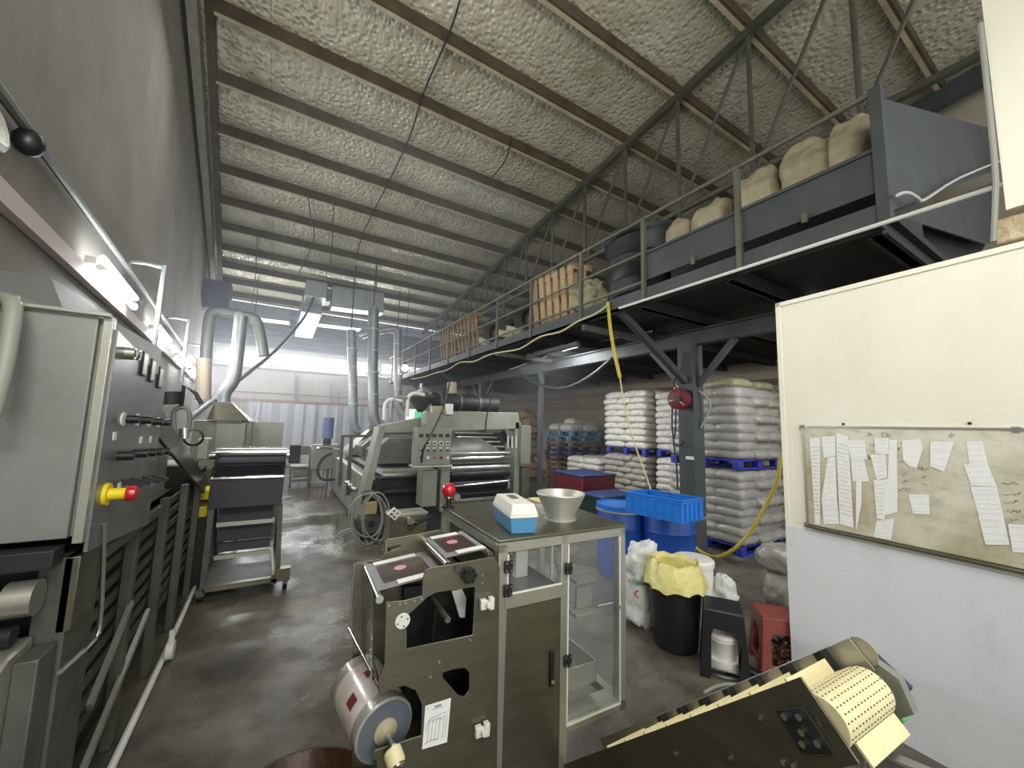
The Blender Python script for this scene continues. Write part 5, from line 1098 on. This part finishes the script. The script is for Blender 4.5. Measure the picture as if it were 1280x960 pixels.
# ================================================================ SACKS AND PALLETS
def sack_proto(name, m, cat, seed, w=.61, d=.42, h=.158):
    b = MB(); nx, ny, nz = 20, 14, 8
    o = MB()
    vs = []; fs = []; n = 28; mm = 12
    for j in range(mm+1):
        ph = math.pi*j/mm-math.pi/2
        for i in range(n):
            t = 2*math.pi*i/n
            q = lambda x, e: math.copysign(abs(x)**e, x)
            x = q(math.cos(t), .32)*q(math.cos(ph), .45); y = q(math.sin(t), .32)*q(math.cos(ph), .45); z = q(math.sin(ph), .8)
            p = V((x*w/2, y*d/2, z*h/2))
            s = noise.noise(V((p.x*6+seed*5, p.y*6, seed)))*.018+noise.noise(V((p.x*18, p.y*18+seed, p.z*14)))*.012
            p += V((x, y, z*.5)).normalized()*s; p.z += -.02*(p.x/w*2)**2-.015*(p.y/d*2)**2
            vs.append(p+V((0, 0, h/2)))
    for j in range(mm):
        for i in range(n): i2 = (i+1) % n; fs.append((j*n+i, j*n+i2, (j+1)*n+i2, (j+1)*n+i))
    s = b.add(vs, fs).build(name, M[m], sharp=180, loc=(0, 0, 0)); s['category'] = cat; return s
SP = {'w': [sack_proto('plastic_sack', 'sack', 'sack', k) for k in (1, 2, 3)], 'g': [sack_proto('plastic_sack', 'sack_dirty', 'sack', k) for k in (4, 5, 6)],
      'y': [sack_proto('plastic_sack', 'sack_green', 'sack', k) for k in (7, 8)]}
used_p = set()
def put(kind, loc, rz, label, group, sc=1, rx=0):
    ps = SP[kind]; o = ps[rnd.randrange(len(ps))]
    if o.name not in used_p:
        used_p.add(o.name); o.location = loc; o.rotation_euler = (rx, 0, rz); o['label'] = label; o['group'] = group; o.scale = (1, 1, sc); return o
    c = o.copy(); COL.objects.link(c); c.location = loc; c.rotation_euler = (rx, 0, rz); c['label'] = label; c['group'] = group; c.scale = (1, 1, sc); return c
def stack(x0, y0, z0, layers, kind, label, group, h=.128, w=1.12, d=1.12, hid=True, sc=1):
    for k in range(layers):
        z = z0+k*h; top = k == layers-1
        j = lambda s=.012: rnd.uniform(-s, s)
        if k % 2 == 0:      # long sides along the aisle face
            cells = [(.20, .29, 90), (.20, .85, 90), (.57, .22, 90), (.93, .22, 90)] + ([(.57, .85, 90), (.93, .80, 90)] if top else [])
        else:
            cells = [(.28, .20, 0), (.28, .57, 0), (.28, .93, 0), (.84, .2, 0)] + ([(.84, .57, 0), (.84, .93, 0)] if top else [])
        for (cx, cy, a) in cells:
            if cx < .4: ps_ = 'aisle face, ' + ('near end' if cy < .4 else 'far end' if cy > .7 else 'middle')
            else: ps_ = ('near face, ' if cy < .4 else 'top back, ') + ('rear' if cy > .9 else 'inner' if cx > .7 else 'centre')
            lab = '%s, %s layer, %s' % (label, ORD[k], ps_)
            put(kind, (x0+cx*w/1.12+j(), y0+cy*d/1.12+j(), z), R(a+rnd.uniform(-2.5, 2.5)+(180 if rnd.random() < .5 else 0)), lab, group, sc)
pb = pallet_proto('plastic_pallet', 'blue_pal', '', 5, 1.14, 1.1, .14, True); pb.name = 'plastic_pallet'
def pal(proto, x, y, z, label, rz=0, group=None): return place(proto, (x, y, z), R(rz), label=label, group=group)
# A: wrapped stack right of the post
XA, YA = 5.55, 3.02
pal(pb, XA+.56, YA+.56, 0, 'royal blue pallet on the floor under the wrapped stack by the thick post')
stack(XA, YA, .14, 8, 'g', 'wrapped sack, lower load right of thick post', 'lower wrapped load by the post', .124)
pal(pb, XA+.56, YA+.56, 1.17, 'royal blue pallet halfway up the wrapped stack by the thick post')
stack(XA, YA, 1.31, 8, 'g', 'wrapped sack, upper load right of thick post', 'upper wrapped load by the post', .128)
for i, (dx, dy, a) in enumerate(((.25, .3, 80), (.3, .85, 95), (.85, .3, 85))): put('y', (XA+dx, YA+dy, 2.35), R(a), ['pale green sack at the near corner on top of the wrapped stack', 'pale green sack at the far aisle side on top of the wrapped stack', 'pale green sack nearest the partition on top of the wrapped stack'][i], 'green sacks on top')
wr_ = MB().box((XA-.03, YA-.03, 1.32), (XA+1.15, YA+1.15, 2.36)); tag(wr_.build('stretch_film', glassy('stretch_film', (200, 200, 196), .22, .12), bevel=.06), 'clear stretch film wrapped around the upper load right of the thick post', 'film')
wr_ = MB().box((XA-.03, YA-.03, .14), (XA+1.15, YA+1.15, 1.15)); tag(wr_.build('stretch_film', bpy.data.materials['stretch_film'], bevel=.06), 'clear stretch film wrapped around the lower load right of the thick post', 'film')
fm_ = bpy.data.materials['stretch_film']; N, L = fm_.node_tree.nodes, fm_.node_tree.links
bp = N.new('ShaderNodeBump'); bp.inputs['Strength'].default_value = .9; bp.inputs['Distance'].default_value = .03
tc = N.new('ShaderNodeTexCoord').outputs['Object']; L.new(noi(N, L, tc, 5, 5, (1, 1, 2.2)), bp.inputs['Height']); L.new(bp.outputs[0], N['Principled BSDF'].inputs['Normal'])
# B2: behind the post
pal(pb, 7.2, 4.72, 0, 'blue pallet on the floor behind the thick post')
stack(6.62, 4.16, .14, 8, 'w', 'white sack, lower load behind thick post', 'lower load behind the post', .124)
pal(pb, 7.2, 4.72, 1.16, 'blue pallet between the two loads just behind the thick post')
stack(6.62, 4.16, 1.3, 9, 'w', 'white sack, upper load behind thick post', 'upper load behind the post', .128)
# B1
pal(pb, 7.02, 5.95, 0, 'blue pallet on the floor under the tall white stack behind the yellow rope')
stack(6.42, 5.36, .14, 8, 'g', 'grey sack, tall stack lower load', 'lower load of the tall white stack', .124, d=1.2)
pal(pb, 7.02, 5.95, 1.16, 'bright blue pallet in the middle of the tall white stack behind the yellow rope')
stack(6.42, 5.36, 1.3, 9, 'w', 'white sack, tall stack upper load', 'upper load of the tall white stack', .135, d=1.2)
# C: low stack
pal(pb, 6.95, 7.3, 0, 'blue pallet on the floor under the low stack')
stack(6.4, 6.72, .14, 2, 'g', 'grey sack, low stack bottom load', 'bottom load of the low stack', .13)
pal(pb, 6.95, 7.3, .44, 'blue pallet under the three top layers of the low stack')
stack(6.4, 6.72, .58, 3, 'w', 'white sack, low stack top load', 'top layers of the low stack', .13)
# D: pallet pile with white sacks on top
protos = {'l': pallet_proto('plastic_pallet', 'blue_lt', '', 5, 1.2, 1.15, .15, True), 'w': pallet_proto('wooden_pallet', 'wood', '', 7, 1.2, 1.15, .14), 'n': pallet_proto('plastic_pallet', 'blue_nv', '', 5, 1.2, 1.15, .15, True), 'm': pallet_proto('plastic_pallet', 'maroon', '', 5, 1.2, 1.15, .15, True)}
z = 0; seq = 'wwwwwmnnwll'; cnt = {}
nm_ = {'w': 'brown wooden pallet', 'm': 'maroon pallet', 'n': 'navy blue pallet', 'l': 'light blue pallet'}
tot = {c: seq.count(c) for c in seq}; od_ = ['lowest', 'second lowest', 'third lowest', 'fourth lowest', 'fifth lowest', 'uppermost']
for c in seq:
    cnt[c] = cnt.get(c, 0)+1
    lb = (nm_[c]+' in the mixed pile behind the thin post') if tot[c] == 1 else ('%s %s in the mixed pile behind the thin post' % (('lower' if cnt[c] == 1 else 'upper') if tot[c] == 2 else od_[cnt[c]-1], nm_[c]))
    pal(protos[c], 7.65+rnd.uniform(-.03, .03), 9.1+rnd.uniform(-.03, .03), z, lb, rnd.uniform(-2, 2)); z += .15 if c != 'w' else .14
DZ = z
for k, (dx, dy, dz, a, s_) in enumerate(((.25, .3, 0, 10, 1.5), (.85, .3, 0, 0, 1.5), (.25, .85, 0, 5, 1.5), (.85, .85, 0, 90, 1.4), (.45, .45, .19, 20, 1.3), (.95, .5, .17, -10, 1))):
    put('w', (7.1+dx, 8.5+dy, DZ+dz), R(a), ['white sack at the near aisle corner on the light blue pallets', 'white sack at the near inner corner on the light blue pallets', 'white sack at the far aisle corner on the light blue pallets', 'white sack at the far inner corner on the light blue pallets', 'topmost white sack in the heap on the light blue pallets', 'white sack leaning on the topmost one over the light blue pallets'][k], 'sacks on the pallet pile', s_)
# brown lumps standing for the stacked wooden items left of the thin post
for k in range(9):
    o = lumpbag('brown_lump', (7.2+.1*(k % 2), 10.7+.15*(k % 3), .16+.24*k), .3, (1, 1, .55), 'card', ['lowest', 'second', 'third', 'fourth', 'fifth', 'sixth', 'seventh', 'eighth', 'topmost'][k]+' brown lump counted upward, standing for stacked brown items left of the thin post', 'bag', 20+k, .3, .9, 14, 9)
# E: further dark stack right, mostly hidden by the partition
pal(pb, 8.0, 3.3, 0, 'blue pallet at the far right behind the wrapped stack')
stack(7.4, 2.75, .14, 17, 'y', 'dull green sack beside the partition', 'green stack at the right', .135)
# maroon bin and lids near the bowl
mb_ = thing('maroon_bin', 'maroon plastic bin behind the aluminium bowl', 'bin', (5.1, 5.9, 0))
frustum((4.95, 5.6, 0), V((.75, 0, 0)), V((0, .8, 0)), .78, -.06).build('bin_body', M['maroon'], mb_, bevel=.02)
MB().box((4.88, 5.53, .78), (5.77, 6.47, .81)).build('bin_rim', M['blue_nv'], mb_, bevel=.01)
o = frustum((4.75, 4.85, .0), V((.7, 0, 0)), V((0, .5, 0)), .5, -.04); tag(o.build('green_crate', mat('dark_green_plastic', (24, 58, 46), .45), bevel=.015), 'dark green crate on the floor behind the machine top', 'crate')
tag(MB().box((4.7, 4.8, .5), (5.55, 5.4, .56)).build('navy_tray', M['blue_nv'], bevel=.015), 'navy tray lying on the dark green crate', 'tray')
# ================================================================ BLUE DRUMS AND CRATE
def drum(c, r, h, label, open_=False):
    t = thing('blue_drum', label, 'drum', c)
    MB().lathe([(.001, 0), (r*.95, 0), (r, .04), (r, h*.3), (r*1.03, h*.33), (r, h*.36), (r, h*.66), (r*1.03, h*.69), (r, h*.72), (r, h*.93), (r*.96, h*.96)], c, n=32).build('drum_body', M['blue_drum'], t)
    MB().lathe([(r*1.0, h*.93), (r*1.04, h*.94), (r*1.04, h), (r*.98, h), (r*.98, h*.985), (.001, h*.985)], c, n=32).build('drum_lid', M['blue_pl'], t)
    MB().lathe([(r*1.04, h*.9), (r*1.06, h*.905), (r*1.06, h*.93), (r*1.04, h*.935)], c, n=32).build('lock_ring', M['zinc'], t); return t
DZ_ = .82
c1 = atZ(838, 662, DZ_); drum(V((3.95, 3.0, 0)), .29, .82, 'blue drum under the blue crate')
drum(V((3.62, 3.42, 0)), .27, .80, 'second blue drum left of the drum with the crate')
o = MB().bar((3.85, 2.72, .74), (4.4, 2.75, .70), .02).build('rod', M['zinc']); tag(o, 'thin metal rod lying by the blue drums', 'rod')
cr = thing('blue_crate', 'bright blue rectangular crate on top of the blue drum', 'crate', (3.9, 3.1, .83))
# crate placed by its three near corners on the drum top
z0 = .822
pA, pB, pC = atZ(796, 645, z0), atZ(851, 655, z0), atZ(880, 650, z0)
cux = (pC-pB); cuy = (pA-pB); cux = cux.normalized()*.36; cuy = V((-cux.y, cux.x, 0)).normalized()*.58
cuy = (cuy.normalized()*.5+(pA-pB).normalized()*.5).normalized()*.60
hC = .21
def wallq(o, e, th, nm='crate_side'): MB().obox(o, e, th, (0, 0, hC)).build(nm, M['blue_pl'], cr, bevel=.003)
nx_, ny_ = cux.normalized(), cuy.normalized()
wallq(pB, cux, ny_*.008); wallq(pB, cuy, nx_*.008); wallq(pB+cuy, cux, ny_*-.008); wallq(pB+cux, cuy, nx_*-.008)
MB().obox(pB, cux, cuy, (0, 0, .008)).build('crate_floor', M['blue_pl'], cr)
rm = MB(); up_ = V((0, 0, hC))
for (p, q) in ((pB, pB+cux), (pB, pB+cuy), (pB+cuy, pB+cuy+cux), (pB+cux, pB+cux+cuy)): rm.bar(p+up_, q+up_, .028, .014); rm.bar(p+up_*.86, q+up_*.86, .02, .008)
rm.build('crate_rim', M['blue_pl'], cr, bevel=.002)
rb_ = MB()
for k in range(1, 7):
    p = pB+cuy*(k/7)-nx_*.006; rb_.bar(p+V((0, 0, .01)), p+up_*.86, .012, .008)
for k in range(1, 5):
    p = pB+cux*(k/5)-ny_*.006; rb_.bar(p+V((0, 0, .01)), p+up_*.86, .012, .008)
rb_.bar(pB+cuy*.28-nx_*.006+up_*.35, pB+cuy*.72-nx_*.006+up_*.35, .008, .012)
rb_.build('crate_ribs', M['blue_pl'], cr)
# ================================================================ BIN, BAGS, STOOLS
BN = atZ(845, 806)
bn = thing('waste_bin', 'tall black round waste bin with a yellow bag folded over its rim', 'bin', BN)
MB().lathe([(.001, 0), (.155, 0), (.165, .02), (.20, .44), (.215, .45), (.215, .50), (.20, .51), (.19, .50), (.15, .03), (.001, .03)], BN, n=36).build('bin_body', M['black'], bn)
b = MB(); n_ = 48; vs = []; fs = []
prof = [(.05, .44), (.13, .45), (.175, .52), (.18, .60), (.17, .655), (.185, .64), (.212, .56), (.228, .515), (.230, .46)]
for j, (r_, h_) in enumerate(prof):
    for i in range(n_):
        t_ = 2*math.pi*i/n_; f_ = 1+.10*noise.noise(V((math.cos(t_)*2.5, math.sin(t_)*2.5, j*.5)))+.05*math.sin(t_*11+j*.7)*(j > 1)
        if j >= 6: f_ = max(f_, 1.0)
        hh = h_+.035*noise.noise(V((math.cos(t_)*3, math.sin(t_)*3, 5+j*.3)))
        vs.append(BN+V((r_*f_*math.cos(t_), r_*f_*math.sin(t_), hh)))
for j in range(len(prof)-1):
    for i in range(n_): i2 = (i+1) % n_; fs.append((j*n_+i, j*n_+i2, (j+1)*n_+i2, (j+1)*n_+i))
tag(b.add(vs, fs).build('yellow_bag', M['bag_yellow'], sharp=180), 'crumpled yellow plastic bag in the mouth of the black bin', 'bag')
PSK = atZ(800, 778); lumpbag('printed_sack', (PSK.x, PSK.y, .29), .19, (.75, .9, 1.5), 'bag_white', 'upright white sack left of the black bin', 'sack', 31, .2, .6)
sk_ = bpy.data.objects['printed_sack']; sk_['label'] = 'upright white sack with red and green print left of the black bin'; WL[sk_.name] = V(sk_.location)
dc = (CAM-V((PSK.x, PSK.y, .35))); dc.z = 0; dc.normalize(); sc_ = V((dc.y, -dc.x, 0))*-1
def ringm(c, r_, m, nm): MB().tube([c+sc_*r_*math.cos(t*math.pi/6)+V((0, 0, r_*.7*math.sin(t*math.pi/6))) for t in range(13)], .006, 5, 1).build(nm, M[m], sk_)
ringm(V((PSK.x, PSK.y, .47))+dc*.165, .03, 'red', 'red_print'); ringm(V((PSK.x, PSK.y, .30))+dc*.168, .04, 'red', 'red_print')
MB().bar(V((PSK.x, PSK.y, .385))+dc*.168-sc_*.07, V((PSK.x, PSK.y, .39))+dc*.168+sc_*.07, .006, .022).build('green_print', M['green'], sk_)
lumpbag('white_bag', tuple(BN+V((.02, .33, .53))), .17, (1.0, .6, 1.0), 'bag_white', 'white plastic bag bulging behind the yellow bag', 'bag', 33, .3)
WT_ = atZ(868, 775); wb = thing('white_drum', 'white lidded tub standing behind the black bin', 'tub', WT_)
MB().lathe([(.001, 0), (.15, 0), (.165, .5), (.001, .5)], tuple(WT_), n=30).build('tub_body', M['white_pl'], wb); MB().lathe([(.175, .49), (.178, .53), (.16, .545), (.001, .55)], tuple(WT_), n=30).build('tub_lid', M['white_pl'], wb)
WB_ = atZ(905, 780); lumpbag('white_bag', (WB_.x, WB_.y, .2), .16, (.7, .6, 1.4), 'bag_white', 'thin white bag standing on the floor behind the black stool', 'bag', 35, .25)
lumpbag('plastic_sack_loose', (4.25, 1.92, .22), .22, (1.1, .9, .8), 'sack_dirty', 'greyish round bag on the floor beside the partition end', 'bag', 37, .15, .9)
lumpbag('plastic_sack_loose', (4.25, 1.98, .50), .19, (1.1, .9, .7), 'sack_dirty', 'greyish bag resting on the round bag beside the partition end', 'bag', 38, .15, .9)
def stool(c, w0, w1, h, m, rz, label, cat='stool'):
    t = thing('plastic_stool', label, cat, c); c = V(c); cs, sn = math.cos(R(rz)), math.sin(R(rz))
    def L(x, y, z): return c+V((x*cs-y*sn, x*sn+y*cs, z))
    # seat with rounded edge
    a = w1/2
    MB().plate([L(-a, -a, h-.02), L(a, -a, h-.02), L(a, a, h-.02), L(-a, a, h-.02)], (0, 0, .02)).build('seat', M[m], t, bevel=.012)
    b_ = w0/2
    for (sx, sy, tx, ty) in ((0, -1, 1, 0), (0, 1, 1, 0), (-1, 0, 0, 1), (1, 0, 0, 1)):
        def P(u, z):      # u along the side -1..1
            k = a+(b_-a)*(1-z/h); return L(sx*k+tx*u*k, sy*k+ty*u*k, z)
        n_ = L(sx, sy, 0)-c
        out = [P(-1, h-.01), P(1, h-.01), P(1, 0), P(.6, 0), P(.55, .04), P(-.55, .04), P(-.6, 0), P(-1, 0)]
        hole = [P(-.56, .07), P(.56, .07), P(.58, h*.62), P(.48, h*.72), P(-.48, h*.72), P(-.58, h*.62)]
        MB().plate(out, n_*-.012, [hole]).build('leg_frame', M[m], t, bevel=.004)
    return t
SK = atZ(905, 838); stool(SK, .31, .25, .45, 'black', -56, 'black plastic stool beside the waste bin')
SR = atZ(974, 833); stool(SR, .32, .26, .38, 'orange_red', -48, 'worn red plastic stool at the end of the partition')
ST = V(SK)
t = thing('white_bucket', 'white bucket with a lid inside the black stool', 'bucket', ST)
MB().lathe([(.001, .10), (.085, .10), (.10, .22), (.105, .225), (.105, .24), (.001, .245)], ST, n=28).build('bucket', M['white_pl'], t)
MB().lathe([(.001, .245), (.11, .245), (.11, .265), (.09, .27), (.001, .262)], ST, n=28).build('lid', M['white_pl'], t)
MB().lathe([(.001, .0), (.1, .0), (.11, .1), (.001, .1)], ST, n=28).build('lower_tub', M['white_pl'], t)
q = atZ(902, 838, 0); tag(MB().lathe([(.001, .0), (.085, .0), (.095, .03), (.001, .035)], q, n=28).build('flat_tin', M['sack_tan']), 'flat round tin on the floor in front of the black stool', 'tin')
q = atZ(925, 845, 0); tag(MB().bar(q+V((0, .12, .05)), q+V((.08, -.14, .03)), .07, .05).build('floor_tool', M['black'], bevel=.012), 'black hand tool lying on the floor beside the black stool', 'tool')
tag(MB().tube([atZ(880, 866, .02), atZ(895, 858, .03), atZ(912, 855, .02), atZ(930, 858, .02)], .01, 6).build('hose_piece', M['cable_g']), 'grey strip of hose on the floor before the black tool', 'hose')
lumpbag('brown_rag', (SR.x, SR.y, .1), .09, (1, 1, .7), 'rust', 'brown rag inside the red stool', 'rag', 41, .5)
# ================================================================ WHITEBOARD
S0_, S1_ = -.142, -1.30
bd = thing('whiteboard', 'stained whiteboard with papers and handwriting on the partition', 'whiteboard', onP((S0_+S1_)/2, 1.07, .02))
m, N, L, B = node_mat('stained_board'); tc = N.new('ShaderNodeTexCoord').outputs['Object']
c = mixc(N, L, rng(N, L, noi(N, L, tc, 2.2, 7), .38, .62), (206, 204, 186), (166, 158, 126)); c = mixc(N, L, rng(N, L, noi(N, L, tc, 9, 7, (1, 1, 2)), .5, .7, 0, .5), c, (140, 130, 98))
L.new(c, B.inputs['Base Color']); B.inputs['Roughness'].default_value = .4; M['board'] = m
MB().obox(onP(S1_, 1.09, .002), PD*(S0_-S1_), PN*.012, (0, 0, .66)).build('board_face', M['board'], bd)
fm = MB(); fm.obox(onP(S1_, 1.745, .002), PD*(S0_-S1_), PN*.018, (0, 0, .012)); fm.obox(onP(S0_-.01, 1.08, .002), PD*.012, PN*.018, (0, 0, .677)); fm.build('board_frame', M['steel_lt'], bd)
MB().obox(onP(S1_, 1.07, .002), PD*(S0_-S1_), PN*.05, (0, 0, .015)).build('pen_tray', M['steel'], bd, bevel=.003)
for s in (S0_-.012, -1.085): MB().obox(onP(s, 1.737, .0), PD*.025, PN*.024, (0, 0, .025)).build('corner_cap', M['pipe_g'], bd)
MB().obox(onP(S0_-.012, 1.068, .0), PD*.025, PN*.03, (0, 0, .03)).build('corner_cap', M['pipe_g'], bd)
M['ink'] = mat('dark_ink', (54, 56, 66), .6); M['ink_l'] = mat('faint_ink', (150, 154, 168), .7)
def sheet(q, label, lift=.016, lines=5, seed=0, m='paper'):
    p = [atP(x, y, lift) for x, y in q]
    o = MB().plate(p, PN*.001).build('paper_note', M[m]); tag(o, label, 'paper', 'papers on the whiteboard')
    r_ = random.Random(seed); b = MB()
    for k in range(lines):
        v = .12+.76*k/max(1, lines-1); u = .1
        while u < .85:
            l = r_.uniform(.05, .16); b.tube([quad_uv(p, u, v)+PN*.0015, quad_uv(p, min(.92, u+l/2), v-.012)+PN*.0015, quad_uv(p, min(.92, u+l), v+.006)+PN*.0015], .0007, 4, 0); u += l+r_.uniform(.03, .08)
    if lines: b.build('handwriting', M['ink_l'], o)
    return o
sheets = [
 ([(1012, 547), (1025, 547), (1025, 655), (1019, 655)], 'long narrow paper strip at the left edge of the whiteboard', 18),
 ([(1027, 546), (1044, 545), (1044, 570), (1030, 572)], 'small paper at the top of the second strip from the left', 5),
 ([(1045, 541), (1060, 545), (1067, 660), (1050, 655)], 'long wide paper strip, third from the left, reaching the tray', 18),
 ([(1035, 572), (1044, 571), (1046, 620), (1027, 624)], 'curved white slip in the middle of the second strip', 7),
 ([(1027, 622), (1046, 620), (1049, 655), (1030, 655)], 'white slip at the bottom of the second strip', 5),
 ([(1059, 550), (1081, 551), (1084, 574), (1064, 576)], 'squarish paper above the folded slip, fourth column', 4),
 ([(1064, 575), (1080, 573), (1086, 602), (1066, 601)], 'folded slip below the squarish paper in the fourth column', 5),
 ([(1070, 602), (1077, 600), (1077, 630), (1070, 665)], 'narrow greenish slip hanging to the tray', 0),
 ([(1093, 548), (1111, 548), (1111, 568), (1094, 567)], 'small square paper with handwriting at the top centre left', 4),
 ([(1088, 568), (1107, 568), (1109, 597), (1096, 600)], 'square note under the small square paper', 5),
 ([(1112, 550), (1121, 550), (1122, 640), (1104, 645), (1103, 600), (1110, 598)], 'long wavy strip at the right of the left paper group', 0),
 ([(1092, 600), (1106, 600), (1106, 650), (1096, 648)], 'pale slip behind the wavy strip', 8),
 ([(1096, 651), (1118, 648), (1114, 675), (1092, 671)], 'lowest paper hanging over the tray at centre left', 5),
 ([(1128, 550), (1150, 549), (1154, 560), (1146, 585), (1137, 583), (1129, 575)], 'pale pointed paper, left of the two pointed papers', 0),
 ([(1163, 552), (1193, 552), (1180, 590), (1163, 583)], 'pale pointed paper, right of the two pointed papers', 4),
 ([(1136, 618), (1161, 618), (1162, 643), (1141, 642)], 'lone square paper in the middle of the whiteboard', 3),
 ([(1208, 552), (1228, 551), (1235, 580), (1212, 581)], 'top paper of the slanting column on the right', 4),
 ([(1205, 581), (1234, 578), (1246, 608), (1214, 607)], 'second paper of the slanting column on the right', 4),
 ([(1213, 608), (1246, 608), (1255, 648), (1224, 646)], 'third paper of the slanting column on the right', 6),
 ([(1223, 645), (1255, 648), (1262, 681), (1232, 681)], 'fourth, lowest paper of the slanting column on the right', 4),
 ([(1260, 655), (1290, 656), (1294, 692), (1266, 690)], 'paper at the right edge of the photograph by the tray', 4)]
for k, (q, lb, ln) in enumerate(sheets):
    sheet(q, lb, .0155+.0012*(k % 3), ln if len(q) == 4 else 0, k)
hw = MB(); r_ = random.Random(5)
def scrib(x0, y0, w, n, s=3.2):
    for k in range(n):
        x = x0+w*k/n; hw.tube([atP(x+r_.uniform(-1, 1), y0+r_.uniform(-s, s)*.5, .0152), atP(x+w/n*.45, y0+r_.uniform(-s, s), .0152), atP(x+w/n*.8, y0+r_.uniform(-s, s), .0152)], .0009, 4, 1)
for (x0, y0, w, n) in ((1082, 543, 9, 4), (1086, 556, 8, 2), (1084, 572, 6, 2), (1115, 550, 10, 3), (1118, 555, 10, 3), (1119, 562, 8, 3), (1124, 577, 7, 2), (1147, 586, 14, 4), (1125, 594, 11, 3), (1151, 597, 7, 2), (1127, 602, 9, 3), (1123, 611, 16, 4), (1153, 604, 6, 2), (1252, 604, 22, 5), (1252, 617, 24, 5), (1254, 628, 20, 5), (1258, 640, 18, 5), (1262, 649, 12, 3)): scrib(x0, y0, w, n)
hw.tube([atP(1100, 541, .0152), atP(1107, 541, .0152)], .0012, 4, 0); hw.tube([atP(1103, 541, .0152), atP(1103, 546, .0152)], .0012, 4, 0); hw.tube([atP(1109, 541, .0152), atP(1108, 546, .0152), atP(1112, 546, .0152), atP(1111, 543, .0152), atP(1108, 543, .0152)], .0011, 4, 0)
hw.tube([atP(1186, 546, .0152), atP(1190, 541, .0152)], .0012, 4, 0); hw.tube([atP(1188, 547, .0152), atP(1193, 543, .0152)], .0012, 4, 0)
hw.build('board_handwriting', M['ink'], bd)
for (x, y) in ((1054, 530), (1212, 529)):
    o = MB().ball(atP(x, y, .006), .008, 1, 1, 1, 10, 6).build('wall_hook', M['black']); tag(o, 'small black hook above the %s of the whiteboard' % ('left part' if x < 1100 else 'right part'), 'hook')
pk['label'] = pk['label']
# ================================================================ HAZE (scattering volume, denser towards the back, lit by the tubes and the openings)
m = bpy.data.materials.new('thin_haze'); m.use_nodes = True; N = m.node_tree.nodes; L = m.node_tree.links
N.remove(N['Principled BSDF']); vs_ = N.new('ShaderNodeVolumeScatter'); vs_.inputs['Density'].default_value = .016; vs_.inputs['Anisotropy'].default_value = .3
vs_.inputs['Color'].default_value = (.92, .95, 1, 1); tc = N.new('ShaderNodeTexCoord').outputs['Object']; sp = N.new('ShaderNodeSeparateXYZ'); L.new(tc, sp.inputs[0])
L.new(rng(N, L, sp.outputs['Y'], -6.2, 6.5, 0, .055), vs_.inputs['Density']); L.new(vs_.outputs[0], N['Material Output'].inputs['Volume'])
hz = MB().box((-3.1, 3.0, .01), (9.1, 16.45, 7.9)).build('haze', m); tag(hz, 'thin bright haze filling the far part of the hall', 'haze', kind='stuff')
